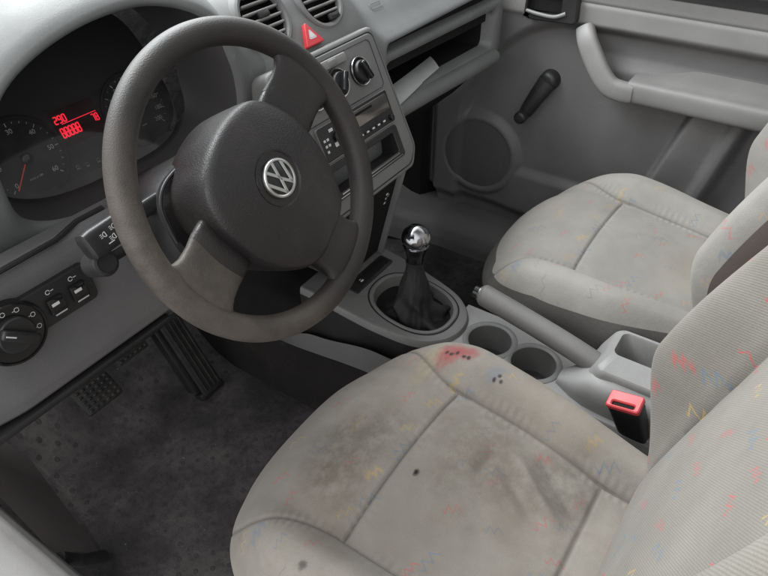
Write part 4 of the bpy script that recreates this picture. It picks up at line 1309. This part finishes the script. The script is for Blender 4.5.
# ------------------------------------------------------------------ gear lever
gl = thing('gear_lever', 'chrome ball gear knob on a black leather boot rising from the console', 'gear lever', (.366, .0, .31))
GM = Matrix.Translation((-.366, 0, -.31))
rings = []
rnd = random.Random(5)
H = [(.306, .054, .066), (.314, .047, .058), (.325, .041, .048), (.338, .036, .038), (.356, .032, .032), (.376, .029, .028), (.394, .024, .023), (.408, .019, .019), (.418, .0165, .0165), (.430, .0155, .0155), (.440, .0165, .0165)]
HH = []
for i in range(len(H) - 1):
    for k in range(5):
        t = k / 5; HH.append(tuple(lerp(H[i][j], H[i + 1][j], t) for j in range(3)))
HH.append(H[-1])
for z, rx, ry in HH:
    low = 1 - sstep(.30, .41, z); ring = []
    for k in range(72):
        a = 2 * math.pi * k / 72
        w = low * (.24 * math.sin(4 * a + 26 * z) * math.sin(80 * z + 2 * a) + .16 * math.sin(7 * a + 60 * z) * math.sin(120 * z - 3 * a))
        fold = 1 + w + .05 * math.exp(-((z - .408) / .008) ** 2) * math.sin(9 * a)
        sqx, sqy = spow(math.cos(a), .8), spow(math.sin(a), .8)
        ring.append(Vector((.366 + rx * fold * sqx, -.002 + ry * fold * sqy - .0 * z, z + low * .006 * math.sin(5 * a + 60 * z))))
    rings.append(ring)
obj('leather_boot', loft(rings, True, False, True), M['leather'], gl, mw=GM, angle=60)
bm = lathe([(.0155, .436), (.0165, .450), (.0195, .462), (.0225, .470), (.0245, .476)], 40, True, True)
obj('knob_collar', bm, M['gloss'], gl, mw=GM @ T(.366, -.003, 0))
prof = [(.0245, .4765)] + [(.0272 * math.cos(R_(a)), .492 + .0250 * math.sin(R_(a))) for a in range(-36, 91, 6)]
prof[-1] = (.0004, .517)
obj('chrome_knob', lathe(prof, 56, True, True), M['chrome'], gl, mw=GM @ T(.366, -.003, 0), angle=60)

# ------------------------------------------------------------------ hand brake
hb = thing('handbrake', 'grey ribbed hand brake lever lying between the two seats', 'handbrake', (.388, -.35, .33))
HB = Matrix.Translation((-.388, .35, -.33))
P = [Vector(p) for p in ((.400, -.128, .392), (.400, -.140, .3905), (.398, -.16, .388), (.394, -.22, .379), (.388, -.30, .366), (.382, -.36, .355), (.378, -.41, .345))]
P = catmull(P, 8); n = len(P)
rd = [.0155 + .0040 * sstep(0, .12, i / n) - .000 * i for i in range(n)]
rd[0] = .0150
bm = tube(P, rd, 28, 1.12)
obj('brake_grip', bm, M['grip'] if 'grip' in M else plastic('grip_plastic', (.145, .140, .135), .5, 900, .35, (.10, .09, .082), .35), hb, mw=HB)
d = (P[0] - P[4]).normalized()
bm = tube([P[0] - d * .004, P[0] + d * .002, P[0] + d * .0125, P[0] + d * .014], [.0125, .0120, .0112, .009], 20)
obj('release_button', bm, M['gloss'], hb, mw=HB)
bm = tube([P[0] - d * .0005, P[0] + d * .003], [.0150, .0135], 24)
obj('grip_collar', bm, M['silver'], hb, mw=HB)

# ------------------------------------------------------------------ seat belt buckle
BM_ = frame_m((.302, -.450, .352), (-.10, -1, .30), (-.28, .12, 1))
bk = thing('seat_belt_buckle', 'black seat belt buckle with a red release button beside the near seat', 'seat belt buckle', mw=BM_)
secs = []
for (y, hw, hd) in ((-.115, .012, .008), (-.085, .015, .010), (-.075, .0235, .0135), (-.03, .0250, .0145), (.022, .0270, .0160), (.030, .0268, .0158), (.033, .0250, .0145)):
    secs.append([Vector((hw * spow(math.cos(2 * math.pi * k / 32), .42), y, hd * spow(math.sin(2 * math.pi * k / 32), .42))) for k in range(32)])
obj('buckle_body', loft(secs, True, True, True), M['black'], bk)
bm = NB()
oo = rrect(.054, .032, .005, 5); ii = rrect(.036, .0075, .002, 5, 0, -.0075)
fr_ = frame(oo, ii, 0, .0085, .002, .002)
merge(bm, fr_, T(0, .0305, 0) @ rotx(-math.pi / 2))
obj('release_button', bm, M['red_soft'], bk)
obj('buckle_slot', box((0, .0335, .0075), (.037, .002, .0082), 0), M['blackmatt'], bk)

# ------------------------------------------------------------------ light
w = bpy.data.worlds.new('World'); SC.world = w; w.use_nodes = True
nt = w.node_tree; g = G(nt)
bgn = nt.nodes['Background']
dirv = g.n('ShaderNodeTexCoord').outputs['Generated']
nv = g.vmath('NORMALIZE', dirv)
def lobe(d, c0, c1, amt):
    dv = Vector(d).normalized()
    return g.math('MULTIPLY', g.ramp(g.vmath('DOT_PRODUCT', nv, tuple(dv)), c0, c1), amt)
wind = lobe((.25, .9, .62), .62, .90, 3.0)        # windscreen
nside = lobe((-.95, -.05, .45), .45, .9, 1.5)     # open near door, behind the camera
fside = lobe((.95, .05, .50), .65, .95, 1.1)      # far side window
rear = lobe((0, -1, .35), .6, .95, .35)
amb = g.math('ADD', .27, 0.0)
tot = g.math('ADD', g.math('ADD', wind, nside), g.math('ADD', g.math('ADD', fside, rear), amb))
nt.links.new(tot, bgn.inputs['Strength'])
bgn.inputs['Color'].default_value = (.97, .99, 1.0, 1)

def area(name, loc, target, sx, sy, power, col=(1, 1, 1)):
    l = bpy.data.lights.new(name, 'AREA'); l.shape = 'RECTANGLE'; l.size = sx; l.size_y = sy; l.energy = power; l.color = col
    o = bpy.data.objects.new(name, l); COL.objects.link(o); o.location = loc
    o.rotation_euler = (Vector(target) - Vector(loc)).to_track_quat('-Z', 'Y').to_euler()
    return o
area('windscreen_light', (.35, .85, 1.75), (.35, -.1, .4), 1.5, .7, 47, (.94, .99, 1))
area('near_door_light', (-1.5, .1, 1.7), (.1, -.1, .4), 1.3, .9, 8, (1, .97, .94))

SC.view_settings.view_transform = 'Standard'; SC.view_settings.look = 'None'
SC.view_settings.exposure = 0; SC.view_settings.gamma = 1
SC.render.engine = 'CYCLES'
SC.cycles.use_denoising = True
SC.cycles.max_bounces = 8
